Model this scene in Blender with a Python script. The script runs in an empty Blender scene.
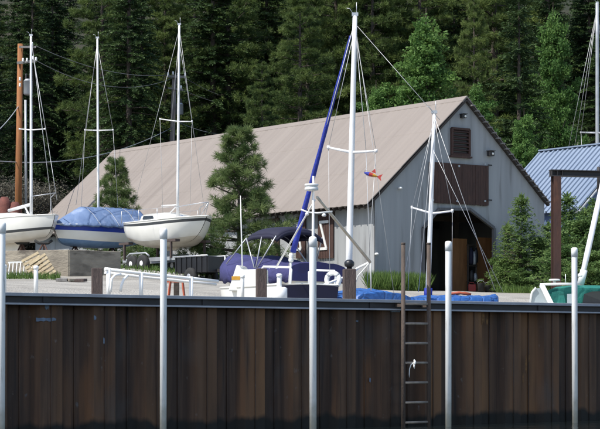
import bpy, math, random
import numpy as np
from mathutils import Vector, Matrix
random.seed(7); RNG = np.random.default_rng(7)
V = Vector
F = 2000.0; HY = 350.0; EYE = 1.25
sc = bpy.context.scene
COL = sc.collection

def P(px, py, d):
    return V(((px-300)/F*d, d, EYE+(HY-py)/F*d))

# ------------------------------------------------------------------ frame of the quay wall
WD = V((.804, .595, 0)).normalized()          # along the wall (to the right, away)
WN = V((-.595, .804, 0)).normalized()         # away from the water
W0 = V((0, 31.8, 0))
CAP = 2.07; WATER = 0.0

def on_wall(px, off=0.0, z=0.0):
    """point on the line of the wall seen at image column px, moved off metres towards the land"""
    a = (px-300)/F
    o = W0 + WN*off
    s = (a*o.y - o.x)/(WD.x - a*WD.y)
    p = o + WD*s; p.z = z
    return p

def zat(py, p):
    return EYE+(HY-py)/F*p.y

def sstep(a, b, x):
    t = min(1, max(0, (x-a)/(b-a))); return t*t*(3-2*t)

def gz(x, y):
    d = V((x, y, 0)) - W0
    u = d.dot(WN); v = d.dot(WD)
    z = 2.0 + .047*max(u, 0)
    z += .5*math.exp(-((v-17)/5.0)**2)*sstep(25, 34, u)*(1-sstep(60, 90, u))
    # sunken slip behind the wall where the boats lie
    k = sstep(1.0, 1.8, u)*(1-sstep(9.0, 13.5, u))*sstep(-1.8, -.6, v)*(1-sstep(24, 30, v))
    z = z*(1-k) + 1.5*k
    st = 94 + .55*max(min(x, 20), -30)
    h = y - st
    if h > -9:
        z += .15*(math.log1p(math.exp(min(h, 60)/3.0))*3.0 if h < 60 else h)
    if y > 130: z += .5*(y-130)*sstep(130, 150, y)
    return z

# ------------------------------------------------------------------ mesh builder
class MB:
    def __init__(s, M=None):
        s.vs = []; s.fs = []; s.ms = []; s.sm = []; s.M = M
    def v(s, p):
        p = V(p)
        s.vs.append(s.M @ p if s.M else p.copy()); return len(s.vs)-1
    def f(s, idx, m=0, sm=False):
        s.fs.append(tuple(idx)); s.ms.append(m); s.sm.append(sm)
    def box(s, c, size, m=0, R=None):
        c = V(c); h = V(size)*.5; ids = []
        for dx in (-1, 1):
            for dy in (-1, 1):
                for dz in (-1, 1):
                    q = V((dx*h.x, dy*h.y, dz*h.z))
                    if R: q = R @ q
                    ids.append(s.v(c+q))
        for a in ((0,1,3,2),(4,6,7,5),(0,4,5,1),(2,3,7,6),(0,2,6,4),(1,5,7,3)):
            s.f([ids[i] for i in a], m)
        return s
    def bar(s, p, q, w, h, m=0, up=V((0,0,1))):
        p = V(p); q = V(q); d = (q-p).normalized()
        x = d.cross(up)
        if x.length < 1e-4: x = d.cross(V((1,0,0)))
        x.normalize(); y = x.cross(d).normalized()
        R = Matrix((x, d, y)).transposed()
        return s.box((p+q)/2, (w, (q-p).length, h), m, R)
    def tube(s, pts, r, n=8, m=0, closed=False, cap=True):
        pts = [V(p) for p in pts]; k = len(pts); rings = []
        rs = r if isinstance(r, (list, tuple)) else [r]*k
        px = None
        for i in range(k):
            if closed: d = pts[(i+1) % k]-pts[i-1]
            else: d = pts[min(i+1, k-1)]-pts[max(i-1, 0)]
            d.normalize()
            if px is None:
                px = d.cross(V((0,0,1)))
                if px.length < .05: px = d.cross(V((0,1,0)))
            px = (px - d*px.dot(d)).normalized(); py = d.cross(px)
            rings.append([s.v(pts[i]+(px*math.cos(2*math.pi*j/n)+py*math.sin(2*math.pi*j/n))*rs[i]) for j in range(n)])
        for i in range(k if closed else k-1):
            a = rings[i]; b = rings[(i+1) % k]
            for j in range(n):
                s.f((a[j], a[(j+1) % n], b[(j+1) % n], b[j]), m, True)
        if cap and not closed:
            s.f(rings[0][::-1], m); s.f(rings[-1], m)
        return s
    def lathe(s, c, prof, n=16, m=0, R=None, sm=True):
        c = V(c); rings = []
        for r, z in prof:
            ring = []
            for j in range(n):
                q = V((r*math.cos(2*math.pi*j/n), r*math.sin(2*math.pi*j/n), z))
                if R: q = R @ q
                ring.append(s.v(c+q))
            rings.append(ring)
        for a, b in zip(rings, rings[1:]):
            for j in range(n): s.f((a[j], a[(j+1) % n], b[(j+1) % n], b[j]), m, sm)
        s.f(rings[0][::-1], m); s.f(rings[-1], m)
        return s
    def grid(s, G, m=0, sm=True):
        ids = [[s.v(p) for p in row] for row in G]
        for i in range(len(ids)-1):
            for j in range(len(ids[0])-1):
                mm = m(i, j) if callable(m) else m
                s.f((ids[i][j], ids[i][j+1], ids[i+1][j+1], ids[i+1][j]), mm, sm)
        return ids
    def prism(s, poly, ext, m=0):
        ext = V(ext); a = [s.v(p) for p in poly]; b = [s.v(V(p)+ext) for p in poly]; n = len(poly)
        s.f(a[::-1], m); s.f(b, m)
        for i in range(n): s.f((a[i], a[(i+1) % n], b[(i+1) % n], b[i]), m)
        return s
    def build(s, name, mats, parent=None, base=None, bevel=0, solid=0):
        if not isinstance(mats, (list, tuple)): mats = [mats]
        if parent is not None: b = BASE[parent.name]
        elif base is not None: b = V(base)
        else:
            xs = [p.x for p in s.vs]; ys = [p.y for p in s.vs]; zs = [p.z for p in s.vs]
            b = V(((min(xs)+max(xs))/2, (min(ys)+max(ys))/2, min(zs)))
        me = bpy.data.meshes.new(name)
        me.from_pydata([(p-b)[:] for p in s.vs], [], s.fs)
        for mt in mats: me.materials.append(mt)
        for pl, mi, sm in zip(me.polygons, s.ms, s.sm):
            pl.material_index = mi; pl.use_smooth = sm
        me.update()
        o = bpy.data.objects.new(name, me); COL.objects.link(o)
        if parent is not None: o.parent = parent
        else: o.location = b
        BASE[o.name] = b
        if bevel:
            md = o.modifiers.new('Bevel', 'BEVEL'); md.width = bevel; md.segments = 2; md.limit_method = 'ANGLE'
        if solid:
            md = o.modifiers.new('Solidify', 'SOLIDIFY'); md.thickness = solid; md.offset = 0
        return o
BASE = {}

def tag(o, label=None, cat=None, group=None, kind=None):
    if label: o['label'] = label
    if cat: o['category'] = cat
    if group: o['group'] = group
    if kind: o['kind'] = kind
    return o
def thing(name, label, cat, loc, group=None):
    o = bpy.data.objects.new(name, None); COL.objects.link(o)
    o.location = loc; o.empty_display_size = .3
    BASE[o.name] = V(loc)
    return tag(o, label, cat, group)
def copy_tree(o, parent=None):
    c = o.copy(); COL.objects.link(c)
    if parent: c.parent = parent
    for ch in list(o.children): copy_tree(ch, c)
    return c

# ------------------------------------------------------------------ materials
def newmat(name):
    m = bpy.data.materials.new(name); m.use_nodes = True
    nt = m.node_tree; bs = nt.nodes['Principled BSDF']
    return m, nt, bs
def N(nt, t, **kw):
    n = nt.nodes.new(t)
    for k, v in kw.items(): setattr(n, k, v)
    return n
def c4(c): return (c[0], c[1], c[2], 1)
def pm(name, a, b=None, scale=4.0, rough=.6, metal=0, bump=0, stretch=(1,1,1), detail=6, spots=None, spot_scale=3, spot_lo=.6, spec=.5, bscale=None, rot=0, coat=0):
    """base colour mixed a..b by noise, an optional third colour in spots of its own, and a noise bump"""
    m, nt, bs = newmat(name)
    b = b or tuple(x*.75 for x in a)
    tc = N(nt, 'ShaderNodeTexCoord'); mp = N(nt, 'ShaderNodeMapping')
    mp.inputs['Scale'].default_value = stretch
    src = tc.outputs['Object']
    if rot:
        m0 = N(nt, 'ShaderNodeMapping'); m0.inputs['Rotation'].default_value = (0, 0, rot); nt.links.new(src, m0.inputs['Vector']); src = m0.outputs[0]
    nt.links.new(src, mp.inputs['Vector'])
    no = N(nt, 'ShaderNodeTexNoise'); no.inputs['Scale'].default_value = scale; no.inputs['Detail'].default_value = detail
    nt.links.new(mp.outputs[0], no.inputs['Vector'])
    cr = N(nt, 'ShaderNodeValToRGB')
    cr.color_ramp.elements[0].position = .32; cr.color_ramp.elements[1].position = .68
    cr.color_ramp.elements[0].color = c4(b); cr.color_ramp.elements[1].color = c4(a)
    nt.links.new(no.outputs['Fac'], cr.inputs[0]); out = cr.outputs[0]
    if spots:
        n2 = N(nt, 'ShaderNodeTexNoise'); n2.inputs['Scale'].default_value = spot_scale; n2.inputs['Detail'].default_value = 8
        nt.links.new(mp.outputs[0], n2.inputs['Vector'])
        r2 = N(nt, 'ShaderNodeValToRGB'); r2.color_ramp.elements[0].position = spot_lo; r2.color_ramp.elements[1].position = spot_lo+.12
        nt.links.new(n2.outputs['Fac'], r2.inputs[0])
        mx = N(nt, 'ShaderNodeMixRGB'); nt.links.new(r2.outputs[0], mx.inputs[0]); nt.links.new(out, mx.inputs[1])
        mx.inputs[2].default_value = c4(spots); out = mx.outputs[0]
    nt.links.new(out, bs.inputs['Base Color'])
    bs.inputs['Roughness'].default_value = rough; bs.inputs['Metallic'].default_value = metal
    bs.inputs['Specular IOR Level'].default_value = spec
    if coat: bs.inputs['Coat Weight'].default_value = coat
    if bump:
        bn = N(nt, 'ShaderNodeTexNoise'); bn.inputs['Scale'].default_value = bscale or scale*4; bn.inputs['Detail'].default_value = 5
        nt.links.new(mp.outputs[0], bn.inputs['Vector'])
        bp = N(nt, 'ShaderNodeBump'); bp.inputs['Strength'].default_value = bump; bp.inputs['Distance'].default_value = .05
        nt.links.new(bn.outputs['Fac'], bp.inputs['Height']); nt.links.new(bp.outputs[0], bs.inputs['Normal'])
    return m
def leafmat(name, dark, light, tr=.3):
    m, nt, bs = newmat(name)
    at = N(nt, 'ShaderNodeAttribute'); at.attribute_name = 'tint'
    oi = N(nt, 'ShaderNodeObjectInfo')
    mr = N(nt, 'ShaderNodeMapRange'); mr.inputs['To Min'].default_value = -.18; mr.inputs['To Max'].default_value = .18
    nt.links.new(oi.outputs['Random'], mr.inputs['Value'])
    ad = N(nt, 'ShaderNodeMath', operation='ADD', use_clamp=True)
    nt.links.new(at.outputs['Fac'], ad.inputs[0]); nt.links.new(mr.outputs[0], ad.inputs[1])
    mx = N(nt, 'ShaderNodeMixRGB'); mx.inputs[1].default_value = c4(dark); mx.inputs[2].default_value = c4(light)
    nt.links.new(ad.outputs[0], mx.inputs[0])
    nt.links.new(mx.outputs[0], bs.inputs['Base Color']); bs.inputs['Roughness'].default_value = .65
    bs.inputs['Specular IOR Level'].default_value = .25
    tl = N(nt, 'ShaderNodeBsdfTranslucent'); nt.links.new(mx.outputs[0], tl.inputs['Color'])
    ms = N(nt, 'ShaderNodeMixShader'); ms.inputs[0].default_value = tr
    nt.links.new(bs.outputs[0], ms.inputs[1]); nt.links.new(tl.outputs[0], ms.inputs[2])
    nt.links.new(ms.outputs[0], nt.nodes['Material Output'].inputs['Surface'])
    return m

M = {}
M['white'] = pm('white_paint', (.78,.78,.76), (.66,.66,.63), 6, .4, spots=(.5,.49,.45), spot_scale=9, spot_lo=.64)
M['pvc'] = pm('white_pvc_pipe', (.86,.86,.84), (.80,.80,.78), 3, .35, stretch=(6,6,.6), spots=(.45,.43,.36), spot_scale=3, spot_lo=.66)
M['gel'] = pm('white_gelcoat', (.78,.77,.72), (.70,.69,.64), 1.5, .22, coat=.3)
M['cream'] = pm('cream_gelcoat', (.70,.66,.58), (.60,.56,.48), 2, .3)
M['mast'] = pm('white_mast', (.74,.74,.74), (.62,.62,.62), 3, .35)
M['alu'] = pm('aluminium', (.55,.56,.57), (.42,.43,.45), 5, .4, .6)
M['steel_wire'] = pm('rigging_wire', (.5,.5,.5), (.38,.38,.38), 5, .45, .4)
M['navy'] = pm('navy_canvas', (.034,.034,.125), (.024,.024,.09), 3, .8, bump=.25, bscale=14)
M['navy_top'] = pm('dark_navy_canvas', (.009,.009,.032), (.007,.007,.024), 3, .8)
M['blue_sail'] = pm('royal_blue_canvas', (.012,.03,.30), (.01,.02,.20), 5, .75, bump=.3)
M['tarp'] = pm('faded_blue_tarp', (.135,.20,.335), (.095,.15,.275), 1.1, .6, bump=.35, bscale=2.6, spots=(.22,.28,.42), spot_scale=1.6, spot_lo=.58)
M['bright_tarp'] = pm('bright_blue_tarp', (.025,.115,.36), (.02,.08,.27), 3, .5, bump=.5, bscale=6)
M['stripe_blue'] = pm('blue_hull_paint', (.012,.045,.34), (.010,.035,.27), 2, .35)
M['bottom_blue'] = pm('chalky_blue_bottom_paint', (.15,.25,.42), (.10,.19,.34), 5, .8)
M['dark_stripe'] = pm('dark_hull_stripe', (.05,.055,.06), None, 3, .4)
M['bottom_cream'] = pm('cream_bottom_paint', (.60,.55,.46), (.46,.41,.34), 2.5, .7, stretch=(1,1,2))
M['teal'] = pm('teal_canvas', (.008,.16,.125), (.006,.11,.09), 3, .75, bump=.3, bscale=9)
M['black'] = pm('black_paint', (.015,.015,.017), (.01,.01,.012), 4, .4)
M['rubber'] = pm('black_rubber', (.022,.022,.022), None, 8, .85)
M['rust_brown'] = pm('rust_brown_steel', (.075,.032,.022), (.045,.022,.017), 3, .8, stretch=(1,1,.4), bump=.2, spots=(.11,.045,.025), spot_scale=4, spot_lo=.58)
M['pile_wood'] = pm('weathered_brown_post', (.085,.06,.052), (.055,.040,.036), 6, .85, stretch=(4,4,.5), bump=.4)
M['dark_steel'] = pm('dark_steel', (.030,.027,.028), None, 4, .6)
M['ladder'] = pm('rusted_ladder_steel', (.095,.068,.052), (.055,.041,.033), 8, .8, stretch=(3,3,.8), bump=.3)
M['rung'] = pm('ladder_rung', (.34,.29,.235), (.21,.175,.145), 9, .75, bump=.2)
M['cap_steel'] = pm('cap_steel', (.36,.375,.40), (.27,.28,.305), 3, .6, bump=.15, spots=(.30,.31,.33), spot_scale=2, spot_lo=.62)
M['concrete'] = pm('weathered_concrete', (.30,.262,.205), (.17,.148,.118), 1.7, .92, stretch=(1,1,2.0), bump=.45, bscale=9, spots=(.10,.085,.068), spot_scale=1.5, spot_lo=.55)
M['gravel'] = pm('pale_gravel', (.36,.34,.30), (.25,.235,.21), 1.1, .95, bump=.8, bscale=18, spots=(.20,.18,.155), spot_scale=.5, spot_lo=.6)
M['barn_wood'] = pm('barn_brown_boards', (.072,.034,.025), (.042,.021,.016), 5, .8, stretch=(5,5,.5), bump=.4, spots=(.115,.055,.036), spot_scale=4, spot_lo=.6)
M['trim_dark'] = pm('dark_trim', (.045,.035,.03), None, 4, .8)
M['ply'] = pm('plywood', (.33,.155,.062), (.23,.105,.04), 2.5, .7, stretch=(3,3,.7), bump=.15)
M['dark_wood'] = pm('dark_timber', (.05,.038,.03), None, 4, .85, bump=.3)
M['grey_wood'] = pm('grey_timber', (.22,.21,.20), (.15,.14,.13), 5, .85, stretch=(4,4,.5), bump=.3)
M['dark_frame'] = pm('dark_grey_frame', (.12,.12,.125), (.085,.085,.09), 4, .8, stretch=(4,4,.5))
M['line'] = pm('weathered_cable', (.20,.20,.205), None, 4, .6)
M['pallet'] = pm('pallet_wood', (.40,.33,.21), (.28,.22,.14), 5, .9, stretch=(1,1,1), bump=.3)
M['barn_roof'] = pm('faded_rose_roof_sheet', (.220,.188,.164), (.192,.163,.142), .8, .75, stretch=(.12,2.2,.12), spots=(.172,.145,.126), spot_scale=1.1, spot_lo=.60, rot=-math.atan2(.595,.804))
M['barn_wall'] = pm('grey_barn_sheet', (.325,.333,.335), (.255,.262,.265), 1.0, .7, 0, stretch=(2.6,2.6,.20), bump=.12, bscale=2.5, spots=(.19,.19,.188), spot_scale=1.4, spot_lo=.58)
M['blue_roof'] = pm('blue_roof_sheet', (.215,.265,.345), (.18,.23,.31), .6, .5, .1)
M['blue_wall'] = pm('blue_grey_siding', (.08,.12,.22), None, 3, .8)
M['tan_roof'] = pm('tan_roof', (.34,.31,.27), (.28,.25,.21), 1.2, .85)
M['pole_wood'] = pm('orange_brown_pole', (.30,.12,.035), (.20,.075,.025), 3, .8, stretch=(5,5,.4), bump=.4)
M['pole_grey'] = pm('grey_pole', (.26,.225,.20), (.18,.155,.14), 3, .85, stretch=(5,5,.4), bump=.4)
M['galv'] = pm('galvanised_grey', (.38,.40,.42), (.30,.31,.33), 3, .5, .3)
M['bark'] = pm('bark', (.105,.082,.066), (.050,.040,.034), 3, .95, stretch=(3,3,.6), bump=.8)
M['soil_'] = pm('forest_floor', (.075,.062,.042), (.045,.042,.026), .6, .95, bump=.8, bscale=5, spots=(.03,.045,.018), spot_scale=.5, spot_lo=.52)
M['red'] = pm('red_paint', (.38,.03,.02), (.28,.025,.02), 4, .5)
M['orange'] = pm('orange_red_paint', (.42,.09,.035), (.30,.06,.03), 5, .6)
M['yellow'] = pm('amber_plate', (.55,.30,.03), (.45,.22,.02), 20, .5)
M['glass'] = pm('clouded_window', (.35,.40,.42), (.28,.33,.35), 3, .12)
M['dark_glass'] = pm('dark_window', (.02,.023,.027), None, 2, .08)
M['rust_canvas'] = pm('rust_red_canvas', (.16,.05,.035), (.10,.032,.025), 4, .85, bump=.3)
M['tan_spar'] = pm('tan_wooden_spar', (.55,.50,.41), (.44,.39,.31), 6, .6)
M['tyre'] = M['rubber']
M['pale_mark'] = pm('pale_blue_paint_mark', (.17,.22,.28), (.10,.13,.18), 14, .8)
M['rust_mark'] = pm('orange_rust_scar', (.20,.10,.03), (.10,.05,.02), 25, .9)
M['grass_mat'] = leafmat('grass_blades', (.05,.10,.02), (.13,.20,.05), .35)
M['fir'] = leafmat('fir_needles', (.021,.045,.018), (.078,.125,.040), .25)
M['pine'] = leafmat('pine_needles', (.032,.064,.018), (.17,.225,.062), .32)
M['young'] = leafmat('young_pine_needles', (.075,.125,.042), (.27,.33,.125), .42)
M['leaf'] = leafmat('broad_leaves', (.054,.128,.031), (.162,.275,.070), .42)
M['shrub'] = leafmat('shrub_leaves', (.055,.115,.032), (.175,.255,.078), .4)
M['brush'] = leafmat('grey_brush', (.07,.065,.048), (.15,.135,.10), .2)

def crease(m, sc_=2.2, st=.6):
    nt = m.node_tree; bs = nt.nodes['Principled BSDF']; L = nt.links
    old = bs.inputs['Normal'].links[0].from_node
    tc = N(nt, 'ShaderNodeTexCoord'); no = N(nt, 'ShaderNodeTexNoise'); no.inputs['Scale'].default_value = 2.5
    L.new(tc.outputs['Object'], no.inputs['Vector'])
    mx = N(nt, 'ShaderNodeMixRGB'); mx.inputs[0].default_value = .22; L.new(tc.outputs['Object'], mx.inputs[1]); L.new(no.outputs['Color'], mx.inputs[2])
    vo = N(nt, 'ShaderNodeTexVoronoi'); vo.feature = 'DISTANCE_TO_EDGE'; vo.inputs['Scale'].default_value = sc_; L.new(mx.outputs[0], vo.inputs['Vector'])
    mr = N(nt, 'ShaderNodeMapRange'); mr.inputs['From Max'].default_value = .12; L.new(vo.outputs['Distance'], mr.inputs['Value'])
    bp = N(nt, 'ShaderNodeBump'); bp.inputs['Strength'].default_value = st; bp.inputs['Distance'].default_value = .04
    L.new(mr.outputs[0], bp.inputs['Height']); L.new(old.outputs[0], bp.inputs['Normal']); L.new(bp.outputs[0], bs.inputs['Normal'])
crease(M['tarp'], 1.5, .45); crease(M['bright_tarp'], 4.0, .6); crease(M['navy'], 2.6, .3); crease(M['teal'], 3, .3)
# sheet piling: dark weathered steel, streaks down the pans, rust and blue-grey patches of its own
def pile_material():
    m, nt, bs = newmat('sheet_pile_steel')
    tc = N(nt, 'ShaderNodeTexCoord'); L = nt.links
    mp = N(nt, 'ShaderNodeMapping'); mp.inputs['Rotation'].default_value = (0, 0, -math.atan2(WD.y, WD.x)); L.new(tc.outputs['Object'], mp.inputs['Vector'])
    def noise(scale, sx, sz, det=6):
        a = N(nt, 'ShaderNodeMapping'); a.inputs['Scale'].default_value = (sx, sx, sz); L.new(mp.outputs[0], a.inputs['Vector'])
        n = N(nt, 'ShaderNodeTexNoise'); n.inputs['Scale'].default_value = scale; n.inputs['Detail'].default_value = det
        L.new(a.outputs[0], n.inputs['Vector']); return n.outputs['Fac']
    def ramp(src, lo, hi):
        r = N(nt, 'ShaderNodeMapRange'); r.inputs['From Min'].default_value = lo; r.inputs['From Max'].default_value = hi; L.new(src, r.inputs['Value']); return r.outputs[0]
    def mix(f, a, col):
        x = N(nt, 'ShaderNodeMixRGB'); L.new(f, x.inputs[0]); L.new(a, x.inputs[1]); x.inputs[2].default_value = c4(col); return x.outputs[0]
    rgb = N(nt, 'ShaderNodeRGB'); rgb.outputs[0].default_value = c4((.052,.031,.021)); o = rgb.outputs[0]
    o = mix(ramp(noise(1.0, 9, .35), .45, .7), o, (.092,.056,.037))
    o = mix(ramp(noise(1.0, 2.4, .30), .56, .76), o, (.16,.075,.034))
    o = mix(ramp(noise(1.0, 1.6, 1.0), .56, .78), o, (.066,.056,.050))
    o = mix(ramp(noise(1.0, 14, .5), .56, .72), o, (.022,.017,.015))
    o = mix(ramp(noise(9, 1, .7, 9), .66, .75), o, (.11,.10,.095))
    at = N(nt, 'ShaderNodeAttribute'); at.attribute_name = 'rust'
    mm = N(nt, 'ShaderNodeMath', operation='MULTIPLY'); L.new(at.outputs['Fac'], mm.inputs[0]); L.new(ramp(noise(1.0, 3, .5), .30, .62), mm.inputs[1])
    o = mix(mm.outputs[0], o, (.23,.115,.05))
    sx = N(nt, 'ShaderNodeSeparateXYZ'); L.new(mp.outputs[0], sx.inputs[0])
    wv = N(nt, 'ShaderNodeMath', operation='MULTIPLY_ADD'); L.new(noise(1.5, 2, .1), wv.inputs[0]); wv.inputs[1].default_value = -.35; L.new(sx.outputs['Z'], wv.inputs[2])
    wet = N(nt, 'ShaderNodeMapRange'); wet.inputs['From Min'].default_value = 1.24; wet.inputs['From Max'].default_value = 1.16; L.new(wv.outputs[0], wet.inputs['Value'])
    o = mix(wet.outputs[0], o, (.016,.015,.012))
    L.new(o, bs.inputs['Base Color']); bs.inputs['Roughness'].default_value = .72
    bs.inputs['Specular IOR Level'].default_value = .3
    bp = N(nt, 'ShaderNodeBump'); bp.inputs['Strength'].default_value = .35; bp.inputs['Distance'].default_value = .02
    L.new(noise(5, 2, .8, 8), bp.inputs['Height']); L.new(bp.outputs[0], bs.inputs['Normal'])
    return m
M['pile'] = pile_material()
def pole_material():
    m = M['pvc'].copy(); m.name = 'white_guide_pole'; nt = m.node_tree; bs = nt.nodes['Principled BSDF']; L = nt.links
    src = bs.inputs['Base Color'].links[0].from_socket
    tc = N(nt, 'ShaderNodeTexCoord'); sx = N(nt, 'ShaderNodeSeparateXYZ'); L.new(tc.outputs['Object'], sx.inputs[0])
    no = N(nt, 'ShaderNodeTexNoise'); no.inputs['Scale'].default_value = 9; no.inputs['Detail'].default_value = 8; L.new(tc.outputs['Object'], no.inputs['Vector'])
    ma = N(nt, 'ShaderNodeMath', operation='MULTIPLY_ADD'); L.new(no.outputs['Fac'], ma.inputs[0]); ma.inputs[1].default_value = -.5; L.new(sx.outputs['Z'], ma.inputs[2])
    mr = N(nt, 'ShaderNodeMapRange'); mr.inputs['From Min'].default_value = 1.35; mr.inputs['From Max'].default_value = .85; mr.inputs['To Max'].default_value = .75; L.new(ma.outputs[0], mr.inputs['Value'])
    mx = N(nt, 'ShaderNodeMixRGB'); L.new(mr.outputs[0], mx.inputs[0]); L.new(src, mx.inputs[1]); mx.inputs[2].default_value = c4((.34,.33,.25))
    n2 = N(nt, 'ShaderNodeTexNoise'); n2.inputs['Scale'].default_value = 4; n2.inputs['Detail'].default_value = 9
    mp = N(nt, 'ShaderNodeMapping'); mp.inputs['Scale'].default_value = (9, 9, .9); L.new(tc.outputs['Object'], mp.inputs['Vector']); L.new(mp.outputs[0], n2.inputs['Vector'])
    r2 = N(nt, 'ShaderNodeMapRange'); r2.inputs['From Min'].default_value = .60; r2.inputs['From Max'].default_value = .72; r2.inputs['To Max'].default_value = .55; L.new(n2.outputs['Fac'], r2.inputs['Value'])
    m2 = N(nt, 'ShaderNodeMixRGB'); L.new(r2.outputs[0], m2.inputs[0]); L.new(mx.outputs[0], m2.inputs[1]); m2.inputs[2].default_value = c4((.42,.40,.35))
    L.new(m2.outputs[0], bs.inputs['Base Color']); return m
M['guide'] = pole_material()

# ------------------------------------------------------------------ setting: water, ground
def water():
    m, nt, bs = newmat('harbour_water')
    bs.inputs['Base Color'].default_value = c4((.010,.014,.014)); bs.inputs['Roughness'].default_value = .06
    no = N(nt, 'ShaderNodeTexNoise'); no.inputs['Scale'].default_value = 2.2; no.inputs['Detail'].default_value = 4
    tc = N(nt, 'ShaderNodeTexCoord'); nt.links.new(tc.outputs['Object'], no.inputs['Vector'])
    bp = N(nt, 'ShaderNodeBump'); bp.inputs['Strength'].default_value = .25; bp.inputs['Distance'].default_value = .12
    nt.links.new(no.outputs['Fac'], bp.inputs['Height']); nt.links.new(bp.outputs[0], bs.inputs['Normal'])
    b = MB(); G = []
    for u in (-140, -60, -20, -5, .15):
        G.append([W0+WN*u+WD*v+V((0,0,WATER)) for v in (-260, -60, -20, 0, 20, 60, 260)])
    b.grid(G, 0, False)
    o = b.build('water', m); o['kind'] = 'structure'
water()

def ground_material():
    m = M['gravel'].copy(); m.name = 'ground_gravel_and_soil'
    nt = m.node_tree; bs = nt.nodes['Principled BSDF']
    src = bs.inputs['Base Color'].links[0].from_socket
    at = N(nt, 'ShaderNodeAttribute'); at.attribute_name = 'wild'
    n1 = N(nt, 'ShaderNodeTexNoise'); n1.inputs['Scale'].default_value = .5; n1.inputs['Detail'].default_value = 8
    tc = N(nt, 'ShaderNodeTexCoord'); nt.links.new(tc.outputs['Object'], n1.inputs['Vector'])
    cr = N(nt, 'ShaderNodeValToRGB'); cr.color_ramp.elements[0].color = c4((.016,.022,.010)); cr.color_ramp.elements[1].color = c4((.048,.042,.028))
    cr.color_ramp.elements[0].position = .4; cr.color_ramp.elements[1].position = .65
    nt.links.new(n1.outputs['Fac'], cr.inputs[0])
    mp = N(nt, 'ShaderNodeMapping'); mp.inputs['Rotation'].default_value = (0, 0, -math.atan2(WD.y, WD.x)); nt.links.new(tc.outputs['Object'], mp.inputs['Vector'])
    m3 = N(nt, 'ShaderNodeMapping'); m3.inputs['Scale'].default_value = (.12, 1.3, 1); nt.links.new(mp.outputs[0], m3.inputs['Vector'])
    n3 = N(nt, 'ShaderNodeTexNoise'); n3.inputs['Scale'].default_value = 1.2; n3.inputs['Detail'].default_value = 7; nt.links.new(m3.outputs[0], n3.inputs['Vector'])
    r3 = N(nt, 'ShaderNodeMapRange'); r3.inputs['From Min'].default_value = .52; r3.inputs['From Max'].default_value = .68; r3.inputs['To Max'].default_value = .6; nt.links.new(n3.outputs['Fac'], r3.inputs['Value'])
    x3 = N(nt, 'ShaderNodeMixRGB'); nt.links.new(r3.outputs[0], x3.inputs[0]); nt.links.new(src, x3.inputs[1]); x3.inputs[2].default_value = c4((.15,.135,.11)); src = x3.outputs[0]
    mx = N(nt, 'ShaderNodeMixRGB'); nt.links.new(at.outputs['Fac'], mx.inputs[0]); nt.links.new(src, mx.inputs[1]); nt.links.new(cr.outputs[0], mx.inputs[2])
    nt.links.new(mx.outputs[0], bs.inputs['Base Color'])
    return m
def ground():
    us = [.25+i*.4 for i in range(45)]+[18.5+i*1.2 for i in range(60)]+[95, 105, 120, 140, 170, 220]
    vs_ = [-220, -120, -70]+[-45+i*1.0 for i in range(110)]+[75, 110, 160, 260]
    b = MB(); wild = []
    G = []
    for u in us:
        row = []
        for v in vs_:
            p = W0+WN*u+WD*v
            p.z = gz(p.x, p.y) + random.uniform(-.02, .02)*(1 if u > 1 else 0)
            row.append(p); wild.append(sstep(40, 50, u) if True else 0)
        G.append(row)
    b.grid(G, 0, True)
    o = b.build('ground', ground_material()); o['kind'] = 'structure'
    at = o.data.attributes.new('wild', 'FLOAT', 'POINT'); at.data.foreach_set('value', wild)
ground()

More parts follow.
